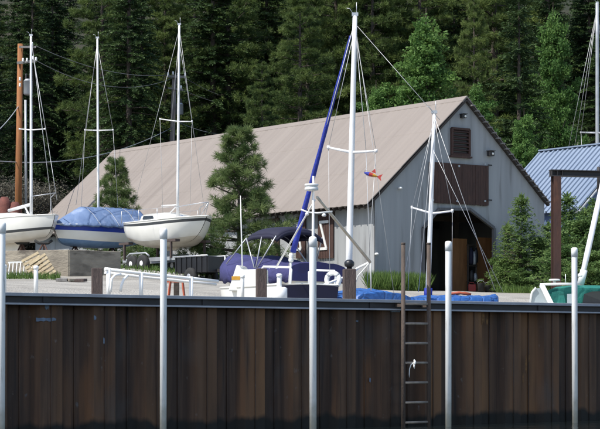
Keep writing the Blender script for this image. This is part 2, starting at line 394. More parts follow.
# ------------------------------------------------------------------ quay wall
def quay_wall():
    p0 = on_wall(111, 0, 0)
    s0 = (p0-W0).dot(WD)
    root = thing('sheet_pile_wall', 'dark rusty sheet pile quay wall with a steel cap along the water', 'wall', W0+V((0,0,-1.2)))
    b = MB(); per = .905; dep = .12; rust = []
    prof = [(0, 0), (.355, 0), (.45, -1), (.81, -1)]     # inner pan, web, outer pan; offset -1 is nearest the water
    cols = []
    for k in range(-34, 40):
        for ci, (a, d) in enumerate(prof):
            jit = random.uniform(-.008, .008)
            cols.append((s0 + k*per + a + .095*0 + .0 + jit + .095, d*dep, k, ci))
    zs = [-1.2, .3, .9, 1.5, CAP-.02]
    G = [[W0+WD*s+WN*d+V((0,0,z)) for (s, d, k, ci) in cols] for z in zs]
    G = [list(r) for r in zip(*G)]
    b.grid(G, 0, False)
    pw = b.build('piling', M['pile'], root)
    rk = {}
    for (s, d, k, ci) in cols:
        base = {}.get(k)
        px = 300+F*(W0+WD*s).x/(W0+WD*s).y
        r = 0
        if 470 < px < 496: r = .95
        elif 512 < px < 537: r = .8
        else: r = .30+max(0, random.random()-.55) if ci == 2 else (rk.get('p', 0) if ci == 3 else max(0, random.random()-.8))
        rk['p'] = r
        rust += [r]*len(zs)
    at = pw.data.attributes.new('rust', 'FLOAT', 'POINT'); at.data.foreach_set('value', rust)
    # seams where the piles interlock
    b = MB()
    for k in range(-34, 40):
        s = s0+k*per+.095+.355*.5
        b.tube([W0+WD*s+WN*(-.012)+V((0,0,-1.1)), W0+WD*s+WN*(-.012)+V((0,0,CAP-.17))], .011, 5)
        s = s0+k*per+.095+.63
        b.tube([W0+WD*s+WN*(-dep-.008)+V((0,0,-1.1)), W0+WD*s+WN*(-dep-.008)+V((0,0,CAP-.17))], .008, 5)
    b.build('interlock', M['pile'], root)
    # channel cap
    b = MB(); A, B = -34*per, 38*per
    def strip(u0, u1, z0, z1, m):
        b.prism([W0+WD*A+WN*u0+V((0,0,z0)), W0+WD*A+WN*u1+V((0,0,z0)), W0+WD*A+WN*u1+V((0,0,z1)), W0+WD*A+WN*u0+V((0,0,z1))], WD*(B-A), m)
    strip(-.235, .30, CAP-.048, CAP, 0)
    strip(-.175, -.155, CAP-.145, CAP-.048, 1)
    strip(-.225, -.15, CAP-.172, CAP-.145, 0)
    b.build('cap_channel', [M['cap_steel'], M['dark_steel']], root, bevel=.004)
    # weld plates where lengths of the cap meet
    b = MB()
    for px in (46, 205, 372, 540):
        p = on_wall(px, -.183, CAP-.083)
        b.bar(p-WD*.05, p+WD*.05, .02, .11, 0)
    b.build('splice_plate', M['dark_steel'], root)
    for px, py, w, h, off, mm in ((46, 319.5, .33, .05, -dep-.006, 'pale_mark'), (47, 305, .07, .12, -dep-.006, 'pale_mark'), (352, 321, .25, .035, -.03, 'pale_mark'), (395, 311.5, .2, .022, -.126, 'pale_mark'),
                           (95, 318, .04, .07, -.126, 'pale_mark'), (104, 341, .025, .09, -.126, 'pale_mark'), (483, 318, .06, .22, -.126, 'rust_mark'), (487, 322, .04, .10, -.126, 'rust_mark'),
                           (526, 365, .035, .30, -.126, 'rust_mark'), (529, 358, .02, .14, -.126, 'rust_mark'), (523, 378, .02, .16, -.126, 'rust_mark'), (370, 380, .03, .07, -.03, 'pale_mark')):
        p = on_wall(px, off, 0); z = zat(py, p)
        nn = 9; r = random.Random(px)
        up = [p+WD*(-w/2+w*i/(nn-1))+V((0,0,z+h/2*(.5+.7*r.random()))) for i in range(nn)]
        dn = [p+WD*(w/2-w*i/(nn-1))+V((0,0,z-h/2*(.4+.8*r.random()))) for i in range(nn)]
        MB().prism(up+dn, WN*-.003).build('paint_mark' if mm == 'pale_mark' else 'rust_scar', M[mm], root)
quay_wall()

# white guide poles standing in the water in front of the wall
poles = [(1.2, 222, 'white guide pole cut by the left edge of the picture', -.75),
         (163, 228, 'tall white guide pole in the water before the blank left stretch of wall', -.75),
         (313, 236.5, 'white guide pole in the water before the purple boat, below a thin mast', -.75),
         (448.3, 241, 'white guide pole in front of the barn doorway, right of the ladder', -.75),
         (575, 247.5, 'white guide pole in front of the green topped boat', -.75)]
for i, (px, py, lab, off) in enumerate(poles):
    p = on_wall(px, off, 0); top = zat(py, p); r = .050 if i != 2 else .056
    b = MB()
    b.lathe(V((p.x, p.y, -1.0)), [(r, 0), (r, top+1.0-.17), (r*1.0, top+1-.16)], 18)
    root = thing('guide_pole', lab, 'pole', V((p.x, p.y, -1.0)), 'white guide poles in the water along the quay wall')
    b.build('pole', M['guide'], root); root.rotation_euler = (random.uniform(-.004, .004), random.uniform(-.003, .003), 0)
    c = MB(); c.lathe(V((p.x, p.y, top-.159)), [(r*1.13, 0), (r*1.13, .12), (r*1.0, .148), (r*.6, .159)], 18); c.build('cap', M['pvc'], root)

# ladder on the wall
def ladder():
    pl = on_wall(403.2, -.36, 0); pr = on_wall(428.7, -.36, 0)
    root = thing('quay_ladder', 'rusty steel ladder fixed to the quay wall, its two rails rising above the cap', 'ladder', (pl+pr)/2+V((0,0,-.6)))
    for p in (pl, pr):
        b = MB(); top = zat(244.5, p)
        b.tube([V((p.x, p.y, -.6)), V((p.x, p.y, top))], .034, 12)
        b.tube([V((p.x, p.y, top)), V((p.x, p.y, top+.03))], .037, 12)
        o = b.build('rail', M['ladder'], root)
        for z in (CAP-.09,):
            b = MB(); b.bar(V((p.x, p.y, z)), V((p.x, p.y, z))+WN*(.17 if z > 1 else .24), .05, .05); b.build('bracket', M['ladder'], o)
    for y in (304, 323.6, 343.2, 362.8, 382.5, 402.3, 422.2):
        z = zat(y, (pl+pr)/2)
        b = MB(); b.tube([V((pl.x, pl.y, z)), V((pr.x, pr.y, z))], .021, 10); b.build('rung', M['rung'], root)
    # white rag knotted on a rung
    b = MB(); k = on_wall(414, -.385, 0); z = zat(362.8, k); k.z = z
    b.tube([k+V((0,0,.05)), k+V((.012,-.02,.02)), k+V((.01,-.035,-.01)), k+V((-.005,-.02,-.045))], [.012,.022,.02,.008], 8)
    b.tube([k+V((-.01,-.02,.0)), k+V((-.05,-.03,-.03)), k+V((-.075,-.03,-.10)), k+V((-.08,-.03,-.19)), k+V((-.078,-.03,-.24))], [.014,.010,.009,.008,.003], 8)
    b.tube([k+V((.0,-.02,-.01)), k+V((.0,-.035,-.06)), k+V((.006,-.03,-.10))], [.014,.014,.005], 8)
    tag(b.build('rag', M['white']), 'small white rag knotted round a ladder rung', 'rag')
ladder()

# brown pilings just behind the cap
for px, w, topy, lab, cap in ((97, .165, 268, 'square brown mooring post at the left, behind the wall cap', 0), (261.3, .165, 268.5, 'square brown mooring post beside the white console skiff', 0), (349.3, .20, 269, 'square brown mooring post carrying a round black lamp', 1)):
    p = on_wall(px, .55, 0); z0 = gz(p.x, p.y)-.3; top = zat(topy, p)
    root = thing('mooring_post', lab, 'post', V((p.x, p.y, z0)), 'brown mooring posts behind the wall cap')
    R = Matrix.Rotation(math.atan2(WD.y, WD.x)-.5, 3, 'Z')
    b = MB(); b.box(V((p.x, p.y, (z0+top)/2)), (w, w, top-z0), 0, R); b.build('post', M['pile_wood'], root, bevel=.012)
    if cap:
        c = MB(); c.lathe(V((p.x, p.y, top+.001)), [(.045, 0), (.045, .03), (.075, .045), (.085, .08), (.08, .115), (.05, .145), (.02, .155)], 14); c.build('lamp', M['black'], root)

# ------------------------------------------------------------------ barn
BS = V((.804, .595, 0)).normalized(); BT = V((-.595, .804, 0)).normalized()
B0 = V((2.345, 70, 0))
def bp(s, t, z): return B0+BS*s+BT*t+V((0,0,z))
def gs(px):
    a = (px-300)/F
    return (2.345-a*70)/(a*.595-.804)
def gpt(px, py):
    s = gs(px); y = 70+.595*s
    return s, EYE+(HY-py)/F*y
RL = 24.77; RZ = 10.45; EZ = 6.33; SR = 4.64; SE = 8.80
def roof_z(s): return EZ+(RZ-EZ)*(s/SR) if s <= SR else RZ-(RZ-EZ)*((s-SR)/SR)
def barn():
    root = thing('barn', 'long grey metal barn with steep faded pink roof and open boat doorway', 'barn', bp(SR, RL/2, 3.0))
    TG = .14; WS0, WS1 = .46, 8.62
    op = [gpt(425, 300), gpt(425, 228), gpt(440.5, 209), gpt(471.5, 209), gpt(496, 228), gpt(496, 300)]
    def op_top(s):
        pts = op[1:5]
        if s < pts[0][0] or s > pts[-1][0]: return None
        for (a, za), (c, zc) in zip(pts, pts[1:]):
            if a <= s <= c: return za+(zc-za)*(s-a)/(c-a)
    # gable, corrugated in real geometry, round the doorway
    b = MB(); n = 200; zb = 2.4
    ss = sorted(set([WS0+(WS1-WS0)*i/n for i in range(n+1)]+[q[0] for q in op[1:5]]+[SR]))
    def w(s): return TG + .004*math.sin(s*2*math.pi/.28)
    for a, c in zip(ss, ss[1:]):
        mid = (a+c)/2; ot = op_top(mid)
        za, zc = (zb, zb) if ot is None else (op_top(max(a, op[1][0]+1e-6)) or zb, op_top(min(c, op[4][0]-1e-6)) or zb)
        ids = [b.v(bp(a, w(a), za)), b.v(bp(c, w(c), zc)), b.v(bp(c, w(c), roof_z(c)-.05)), b.v(bp(a, w(a), roof_z(a)-.05))]
        b.f(ids, 0, True)
    g = b.build('gable_wall', M['barn_wall'], root)
    # frame round the doorway
    b = MB()
    fr = [bp(s, TG-.03, z) for s, z in op]
    for p, q in zip(fr, fr[1:]): b.bar(p, q, .10, .12, 0, BT)
    b.build('doorway_frame', M['dark_frame'], g)
    # side and far walls
    for nm, s, t0, t1 in (('side_wall', WS0, TG+.02, RL-.2), ('side_wall', WS1, TG+.02, RL-.2)):
        b = MB(); k = 240
        G = [[bp(s+.005*math.sin(i*math.pi/2), t0+(t1-t0)*i/k, z) for i in range(k+1)] for z in (2.4, roof_z(s)-.06)]
        b.grid(G, 0, True); sw = b.build(nm, M['barn_wall'], root)
        if s == WS0: left_wall = sw
    b = MB(); b.prism([bp(WS0+.02, RL-.2, 2.4), bp(WS1-.02, RL-.2, 2.4), bp(WS1-.02, RL-.2, roof_z(WS1)-.1), bp(SR, RL-.2, RZ-.1), bp(WS0+.02, RL-.2, roof_z(WS0)-.1)], BT*.05)
    b.build('rear_wall', M['barn_wall'], root)
    # roof: two ribbed slopes
    for s0, s1 in ((0, SR), (SE, SR)):
        b = MB(); k = int(RL/.115); G = []
        for i in range(k+1):
            t = RL*i/k; h = .014 if i % 3 == 0 else 0
            row = []
            for fj, lift in ((0, .018), (.335, .002), (.337, .013), (.672, .002), (.674, .013), (1, .002)):
                s = s0+(s1-s0)*fj
                row.append(bp(s, t, roof_z(s)+h+lift-.005*math.sin(fj*17+i*.05)+.003*math.sin(i*.31+fj*9)))
            G.append(row)
        b.grid(G, 0, False)
        b.build('roof_slope', M['barn_roof'], root, solid=.03)
    b = MB()
    b.prism([bp(SR-.2, -.01, RZ-.20), bp(SR, -.01, RZ-.02), bp(SR+.2, -.01, RZ-.20), bp(SR+.2, -.01, RZ-.125), bp(SR, -.01, RZ+.05), bp(SR-.2, -.01, RZ-.125)], BT*(RL+.02))
    b.build('ridge_cap', M['barn_roof'], root)
    # verges and eave
    b = MB()
    b.bar(bp(.05, .06, roof_z(.05)-.11), bp(SR-.02, .06, RZ-.11), .07, .13, 0, BT)
    b.bar(bp(SR+.02, .06, RZ-.11), bp(SE-.05, .06, roof_z(SE-.05)-.11), .07, .13, 0, BT)
    b.build('verge_board', M['trim_dark'], root)
    k = 19
    for i in range(k):
        s = SR+.25+(SE-SR-.4)*i/(k-1); z = roof_z(s)-.05
        b = MB(); b.bar(bp(s, -.10, z-.02), bp(s, .06, z-.02), .15, .05, 0)
        b.build('purlin_end', M['grey_wood'], root)
    b = MB()
    for i in range(70):
        t = .2+i*(RL-.4)/69
        b.bar(bp(.03, t, roof_z(.03)-.10), bp(.5, t, roof_z(.5)-.10), .06, .13)
    b.build('rafter_tails', M['trim_dark'], root)
    b = MB(); b.bar(bp(.36, .2, roof_z(.36)-.26), bp(.36, RL-.2, roof_z(.36)-.26), .05, .2); b.build('eave_board', M['trim_dark'], root)
    # louvre vent
    (s0, z1) = gpt(453.5, 128); (s1, z0) = gpt(471, 156)
    b = MB()
    for p, q in (((s0, z0), (s1, z0)), ((s1, z0), (s1, z1)), ((s1, z1), (s0, z1)), ((s0, z1), (s0, z0))):
        b.bar(bp(p[0], TG-.05, p[1]), bp(q[0], TG-.05, q[1]), .08, .09, 0, BT)
    b.bar(bp(s0-.09, TG-.06, z0-.05), bp(s1+.09, TG-.06, z0-.05), .12, .06)
    vt = b.build('louvre_vent', M['barn_wood'], root)
    b = MB()
    b.prism([bp(s0, TG-.015, z0), bp(s1, TG-.015, z0), bp(s1, TG-.015, z1), bp(s0, TG-.015, z1)], BT*.004, 1)
    for i in range(7):
        z = z0+.08+(z1-z0-.16)*i/6
        R = Matrix((BS, -BT, V((0,0,1)))).transposed() @ Matrix.Rotation(math.radians(-38), 3, 'X')
        b.box(bp((s0+s1)/2, TG-.05, z), (s1-s0-.06, .13, .018), 0, R)
    b.build('louvres', [M['barn_wood'], M['black']], vt)
    # raised hatch panel of brown boards
    (s0, z1) = gpt(431, 161.5); (s1, z0) = gpt(490, 205.5)
    b = MB(); k = 22
    for i in range(k):
        a = s0+(s1-s0)*i/k; e = s0+(s1-s0)*(i+1)/k-.008
        d = random.uniform(-.006, .006)
        b.prism([bp(a, TG-.075+d, z0+random.uniform(-.02, .01)), bp(e, TG-.075+d, z0+random.uniform(-.02, .01)), bp(e, TG-.075+d, z1), bp(a, TG-.075+d, z1)], BT*.045)
    hp = b.build('hatch_panel', M['barn_wood'], root)
    for px, py in ((434, 165), (434, 200), (486, 164), (486, 201), (458, 201), (460, 166)):
        s, z = gpt(px, py); b = MB(); b.box(bp(s, TG-.09, z), (.07, .03, .07), 0, Matrix((BS, BT, V((0,0,1)))).transposed()); b.build('bolt', M['galv'], hp)
    for py in (165, 200):
        s, z = gpt(490, py); b = MB(); b.bar(bp(s-.05, TG-.09, z), bp(s+.14, TG-.09, z), .03, .05); b.build('hinge', M['dark_steel'], hp)
    # lamps
    for px, py, w_, mm in ((464, 116, .17, 'black'), (491.5, 153.5, .22, 'dark_steel')):
        s, z = gpt(px, py); b = MB()
        b.box(bp(s, TG-.1, z), (w_, .16, w_*.8), 0, Matrix((BS, BT, V((0,0,1)))).transposed())
        b.bar(bp(s-w_*.6, TG-.12, z+w_*.45), bp(s+w_*.6, TG-.12, z+w_*.45), .24, .02)
        o = b.build('floodlight', M[mm], root)
        c = MB(); c.lathe(bp(s+.02, TG-.19, z-.01), [(.045, 0), (.05, .01), (.03, .03)], 10, 0, BT.to_track_quat('-Z', 'Y').to_matrix()); c.build('lens', M['gel'], o)
    for px, py in ((401, 188), (377.5, 254)):
        s, z = gpt(px, py); c = MB(); c.lathe(bp(s, TG-.1, z-.04), [(.03, 0), (.075, .02), (.07, .06), (.03, .09)], 10); c.bar(bp(s, TG-.1, z), bp(s, TG, z), .03, .03); c.build('wall_lamp', M['white'], root)
    # doors with white Z braces on the long side
    def st(px):
        a = (px-300)/F; o = B0+BS*(WS0-.05)
        t = (o.x-a*o.y)/(a*.804+.595); return t
    for x0, x1, y0, y1 in ((318, 333.5, 214, 258), (296, 305.5, 216, 258), (268, 279, 218, 258)):
        t1, t0 = st(x0), st(x1); yy = (B0+BT*(t0+t1)/2).y
        z1 = EYE+(HY-y0)/F*yy; z0 = EYE+(HY-y1)/F*yy
        b = MB(); k = 6
        for i in range(k):
            a = t0+(t1-t0)*i/k; e = t0+(t1-t0)*(i+1)/k-.01
            b.prism([bp(WS0-.07, a, z0), bp(WS0-.07, e, z0), bp(WS0-.07, e, z1), bp(WS0-.07, a, z1)], BS*.04)
        d = b.build('side_door', M['barn_wood'], left_wall)
        zt = z1-.17*(z1-z0); zm = z1-.78*(z1-z0); S = WS0-.085
        b = MB()
        a0, a1 = t0+.1*(t1-t0), t1-.12*(t1-t0)
        b.bar(bp(S, a0+.25*(a1-a0), zt), bp(S, a1, zt), .03, .10)
        b.bar(bp(S-.004, a1-.06, zt), bp(S-.004, a0+.4*(a1-a0), zm), .03, .09)
        b.bar(bp(S, a0+.35*(a1-a0), zm), bp(S, a1+.05*(a1-a0), zm), .03, .10)
        b.build('z_brace', M['white'], d)
    # inside: plywood partition with a gap, dark timber posts, beams
    b = MB()
    for x0, x1, y0 in ((452, 467, 237), (477, 495, 236)):
        s0 = gs(x0)+.0; s1 = gs(x1)+.0; T = 1.6; k = (B0+BS*s0+BT*T).y/(B0+BS*s0).y
        def sx(px):
            a = (px-300)/F; o = B0+BT*T
            return (o.x-a*o.y)/(a*.595-.804)
        z1 = EYE+(HY-y0)/F*(B0+BS*s0+BT*T).y
        b.prism([bp(sx(x0), T, 2.6), bp(sx(x1), T, 2.6), bp(sx(x1), T, z1), bp(sx(x0), T, z1)], BT*.04)
    b.build('plywood_partition', M['ply'], root)
    b = MB()
    for s, t in ((3.0, 2.5), (6.3, 2.5), (3.0, 6), (6.3, 6)): b.box(bp(s, t, 5), (.16, .16, 5.5))
    for t in (2.5, 6): b.bar(bp(.4, t, 6.2), bp(8.4, t, 6.2), .15, .2)
    b.build('roof_truss', M['dark_wood'], root)
    return root
barn()

# gear stored in the doorway
def in_barn(px, py, T):
    a = (px-300)/F; o = B0+BT*T
    s = (o.x-a*o.y)/(a*.595-.804); p = o+BS*s; p.z = EYE+(HY-py)/F*p.y
    return p
def gear():
    p = in_barn(472, 296, 1.3); p.z = gz(p.x, p.y)
    root = thing('gear_rack', 'dim timber rack of hanging gear between plywood panels in the barn doorway', 'rack', p)
    b = MB()
    for dx in (-.2, .2):
        b.bar(p+BS*dx, p+BS*dx+V((0,0,1.75)), .05, .05)
    for z in (.35, .95, 1.72): b.bar(p-BS*.22+V((0,0,z)), p+BS*.22+V((0,0,z)), .12, .03)
    b.build('rack_frame', M['dark_wood'], root)
    for dx, z0, h, mm in ((-.1, 1.0, .62, 'navy_top'), (.04, .99, .5, 'galv'), (.13, 1.05, .58, 'black'), (-.08, .38, .4, 'dark_steel'), (.1, .38, .3, 'galv')):
        b = MB(); c = p+BS*dx+BT*-.07+V((0,0,z0))
        b.lathe(c, [(.05, 0), (.085, .1*h), (.09, .5*h), (.07, .8*h), (.03, h)], 9); b.build('hanging_gear', M[mm], root)
    p = in_barn(472, 292.5, .7); p.z = gz(p.x, p.y)
    b = MB(); b.box(p+V((0,0,.13)), (.28, .18, .26), 0); 
    root = thing('fuel_can', 'red fuel can on the floor of the barn doorway', 'fuel can', p)
    b.build('body', M['red'], root, bevel=.02)
    b = MB(); b.tube([p+V((-.09,0,.26)), p+V((-.08,0,.33)), p+V((.06,0,.33)), p+V((.08,0,.26))], .014, 7); b.build('handle', M['red'], root)
    b = MB(); b.lathe(p+V((.11,0,.26)), [(.028, 0), (.028, .05)], 8); b.build('cap', M['black'], root)
    for px, lab, h in ((481, 'dark bucket left of a second bucket by the doorway jamb', .30), (488, 'small dark bucket at the foot of the right doorway jamb', .24)):
        p = in_barn(px, 292, -.6); p.z = gz(p.x, p.y)
        root = thing('bucket', lab, 'bucket', p, 'buckets by the barn doorway')
        b = MB(); b.lathe(p, [(.10, 0), (.13, h), (.135, h+.01), (.12, h+.01), (.095, .03)], 14); b.build('pail', M['rubber'], root)
        b = MB(); b.tube([p+V((math.cos(a)*.13, .02, h+math.sin(a)*.12)) for a in [math.pi*i/8 for i in range(9)]], .006, 5); b.build('handle', M['galv'], root)
gear()

# ------------------------------------------------------------------ other buildings
def blue_building():
    o0 = V((11.6, 84, 0)); Hs = 3.48; L = 5.8; ez = 7.1; rz = 10.24
    def q(s, t, z): return o0+BS*s+BT*t+V((0,0,z))
    root = thing('blue_roofed_building', 'small building with a ribbed light blue metal roof, right of the barn', 'building', q(Hs, L/2, 4.2))
    for s0, s1 in ((0, Hs), (2*Hs, Hs)):
        b = MB(); G = []; k = 19
        ts = []
        for i in range(k+1):
            t = L*i/k
            ts += [(t-.05, 0), (t-.035, .08), (t+.035, .08), (t+.05, 0)]
        for t, h in ts:
            G.append([q(s, t, ez+(rz-ez)*(abs(s-s0)/Hs)+h) for s in (s0, (s0+s1)/2, s1)])
        b.grid(G, 0, False); b.build('roof_slope', M['blue_roof'], root, solid=.03)
    b = MB(); b.bar(q(Hs, -.05, rz+.05), q(Hs, L+.05, rz+.05), .3, .06); b.build('ridge_cap', M['blue_roof'], root)
    b = MB(); b.prism([q(.25, .3, 3), q(2*Hs-.25, .3, 3), q(2*Hs-.25, .3, ez+.1), q(Hs, .3, rz-.1), q(.25, .3, ez+.1)], BT*(L-.6)); b.build('walls', M['blue_wall'], root)
    b = MB()
    for s0, s1 in ((0, Hs), (2*Hs, Hs)): b.bar(q(s0, -.06, ez-.09), q(s1, -.06, rz-.09), .05, .2, 0, BT)
    b.build('verge_board', M['galv'], root)
    f = MB(); f.box(q(2.0, .28, 7.0), (.9, .06, .8), 0, Matrix((BS, BT, V((0,0,1)))).transposed()); w = f.build('window', M['white'], root)
    f = MB(); f.box(q(2.0, .25, 7.0), (.78, .06, .68), 0, Matrix((BS, BT, V((0,0,1)))).transposed()); f.build('pane', M['dark_glass'], w)
blue_building()
def tan_building():
    a = P(562, 148, 112); e = V((23, 112.5, 0)); zr = EYE+(HY-137.5)/F*112
    root = thing('tan_roofed_shed', 'tan roofed shed half hidden above the blue metal roof', 'shed', V((18.5, 113, 6)))
    b = MB(); b.grid([[V((14.9, 110.2, zr-1.9)), V((24, 111.5, zr-1.9))], [V((14.7, 113, zr-.05)), V((24, 114.3, zr+.1))], [V((14.7, 116, zr-1.9)), V((24, 117.3, zr-1.9))]], 0, False)
    b.build('roof', M['tan_roof'], root, solid=.12)
    b = MB(); b.prism([V((15.2, 110.9, 4)), V((23.6, 112.1, 4)), V((23.6, 112.1, zr-1.7)), V((15.2, 110.9, zr-1.7))], V((0, 4.6, 0))); b.build('walls', M['grey_wood'], root)
tan_building()

# ------------------------------------------------------------------ boats
def frame(pos, head):
    h = V((head[0], head[1], 0)).normalized(); p = V((-h.y, h.x, 0))
    Mx = Matrix((h, p, V((0,0,1)))).transposed().to_4x4(); Mx.translation = V(pos)
    return Mx
def hull_geom(L, B, D, bands, bow=.25, spring=.18, transom=.72, deadrise=.55, rake=.55, ns=26, nb=12, fore=.15):
    """stern at x=-L/2, bow at L/2, sheer near z=0, keel near -D; bands = [(fraction of depth, material index)]"""
    G = []; sheer = []
    fr = [0]
    for k in range(1, nb+1): fr.append(k/nb)
    for i in range(ns+1):
        t = i/ns
        b = B/2*((transom+(1-transom)*math.sin(min(1, t/.45)*math.pi/2)) if t < .45 else math.cos(((t-.45)/.55)**1.7*math.pi/2)**.8 if t < 1 else 0.0)
        b = max(b, .012)
        zs = spring*(abs(t-.4)/.6)**2*(1 if t > .4 else .35)
        dd = (D+zs)*(1-fore*max(0, (t-.55)/.45)**2.2)*(1-.30*max(0, (.35-t)/.35)**1.5)
        x = -L/2+L*t
        row = []
        for k in fr:
            a = k*math.pi/2
            y = b*math.cos(a)**(deadrise)
            z = zs-dd*math.sin(a)**1.25
            xx = x - rake*(1-math.cos(a))*max(0, (t-.5)/.5)**1.5 - rake*.5*k*max(0, (t-.5)/.5)**1.5
            row.append(V((xx, y, z)))
        full = row+[V((p.x, -p.y, p.z)) for p in row[-2::-1]]
        G.append(full); sheer.append((row[0], V((row[0].x, -row[0].y, row[0].z))))
    def band(k):
        for lim, m in bands:
            if k <= lim: return m
        return bands[-1][1]
    nn = len(G[0])
    def mat(i, j):
        jj = j if j < nb else nn-2-j
        return band((jj+.5)/nb)
    return G, sheer, mat
def add_hull(root, Mx, L, B, D, bands, mats, **kw):
    G, sheer, mat = hull_geom(L, B, D, bands, **kw)
    b = MB(Mx); ids = b.grid(G, mat, True); b.f(ids[0][::-1], mat(0, len(G[0])//4))
    h = b.build('hull', mats, root)
    # gunwale rubbing strip
    b = MB(Mx); b.tube([s[0] for s in sheer]+[s[1] for s in sheer[::-1]], .022, 6); b.build('gunwale', M['gel'], h)
    return h, sheer
def add_deck(root, Mx, sheer, camber=.06, z=-.015, mat=None):
    b = MB(Mx); G = []
    for p, q in sheer:
        w = p.y
        G.append([V((p.x, w*(1-2*k/6)*.99, p.z+z+camber*w*(1-(1-2*k/6)**2))) for k in range(7)])
    b.grid(G, 0, True); return b.build('deck', mat or M['gel'], root, solid=.02)
def wire(root, p, q, r=.006, name='stay', mat=None, sag=0):
    p = V(p); q = V(q)
    pts = [p.lerp(q, i/8)-V((0,0,sag*4*(i/8)*(1-i/8))) for i in range(9)] if sag else [p, q]
    b = MB(); b.tube(pts, r, 5); return b.build(name, mat or M['steel_wire'], root)
def add_mast(root, foot, top, r0, r1, spreaders=(), fitting=True, mat=None):
    foot = V(foot); top = V(top)
    b = MB(); b.tube([foot.lerp(top, i/6) for i in range(7)], [r0+(r1-r0)*(i/6)**1.5 for i in range(7)], 12)
    m = b.build('mast', mat or M['mast'], root)
    if fitting:
        b = MB(); b.box(top+V((0,0,.03)), (.12, .07, .06)); b.tube([top+V((.03,0,.05)), top+V((.03,0,.26))], .007, 5); b.tube([top+V((-.04,0,.05)), top+V((-.10,0,.14)), top+V((-.16,0,.15))], .006, 5)
        b.build('masthead', M['alu'], m)
    for c, l, rr in spreaders:
        b = MB()
        for e in (l, rr):
            b.tube([V(c), V(e)], [r1*.7, r1*.45], 7); b.tube([V(e)-V((0,0,.03)), V(e)+V((0,0,.035))], r1*.75, 7)
        b.build('spreader', mat or M['mast'], m)
    return m

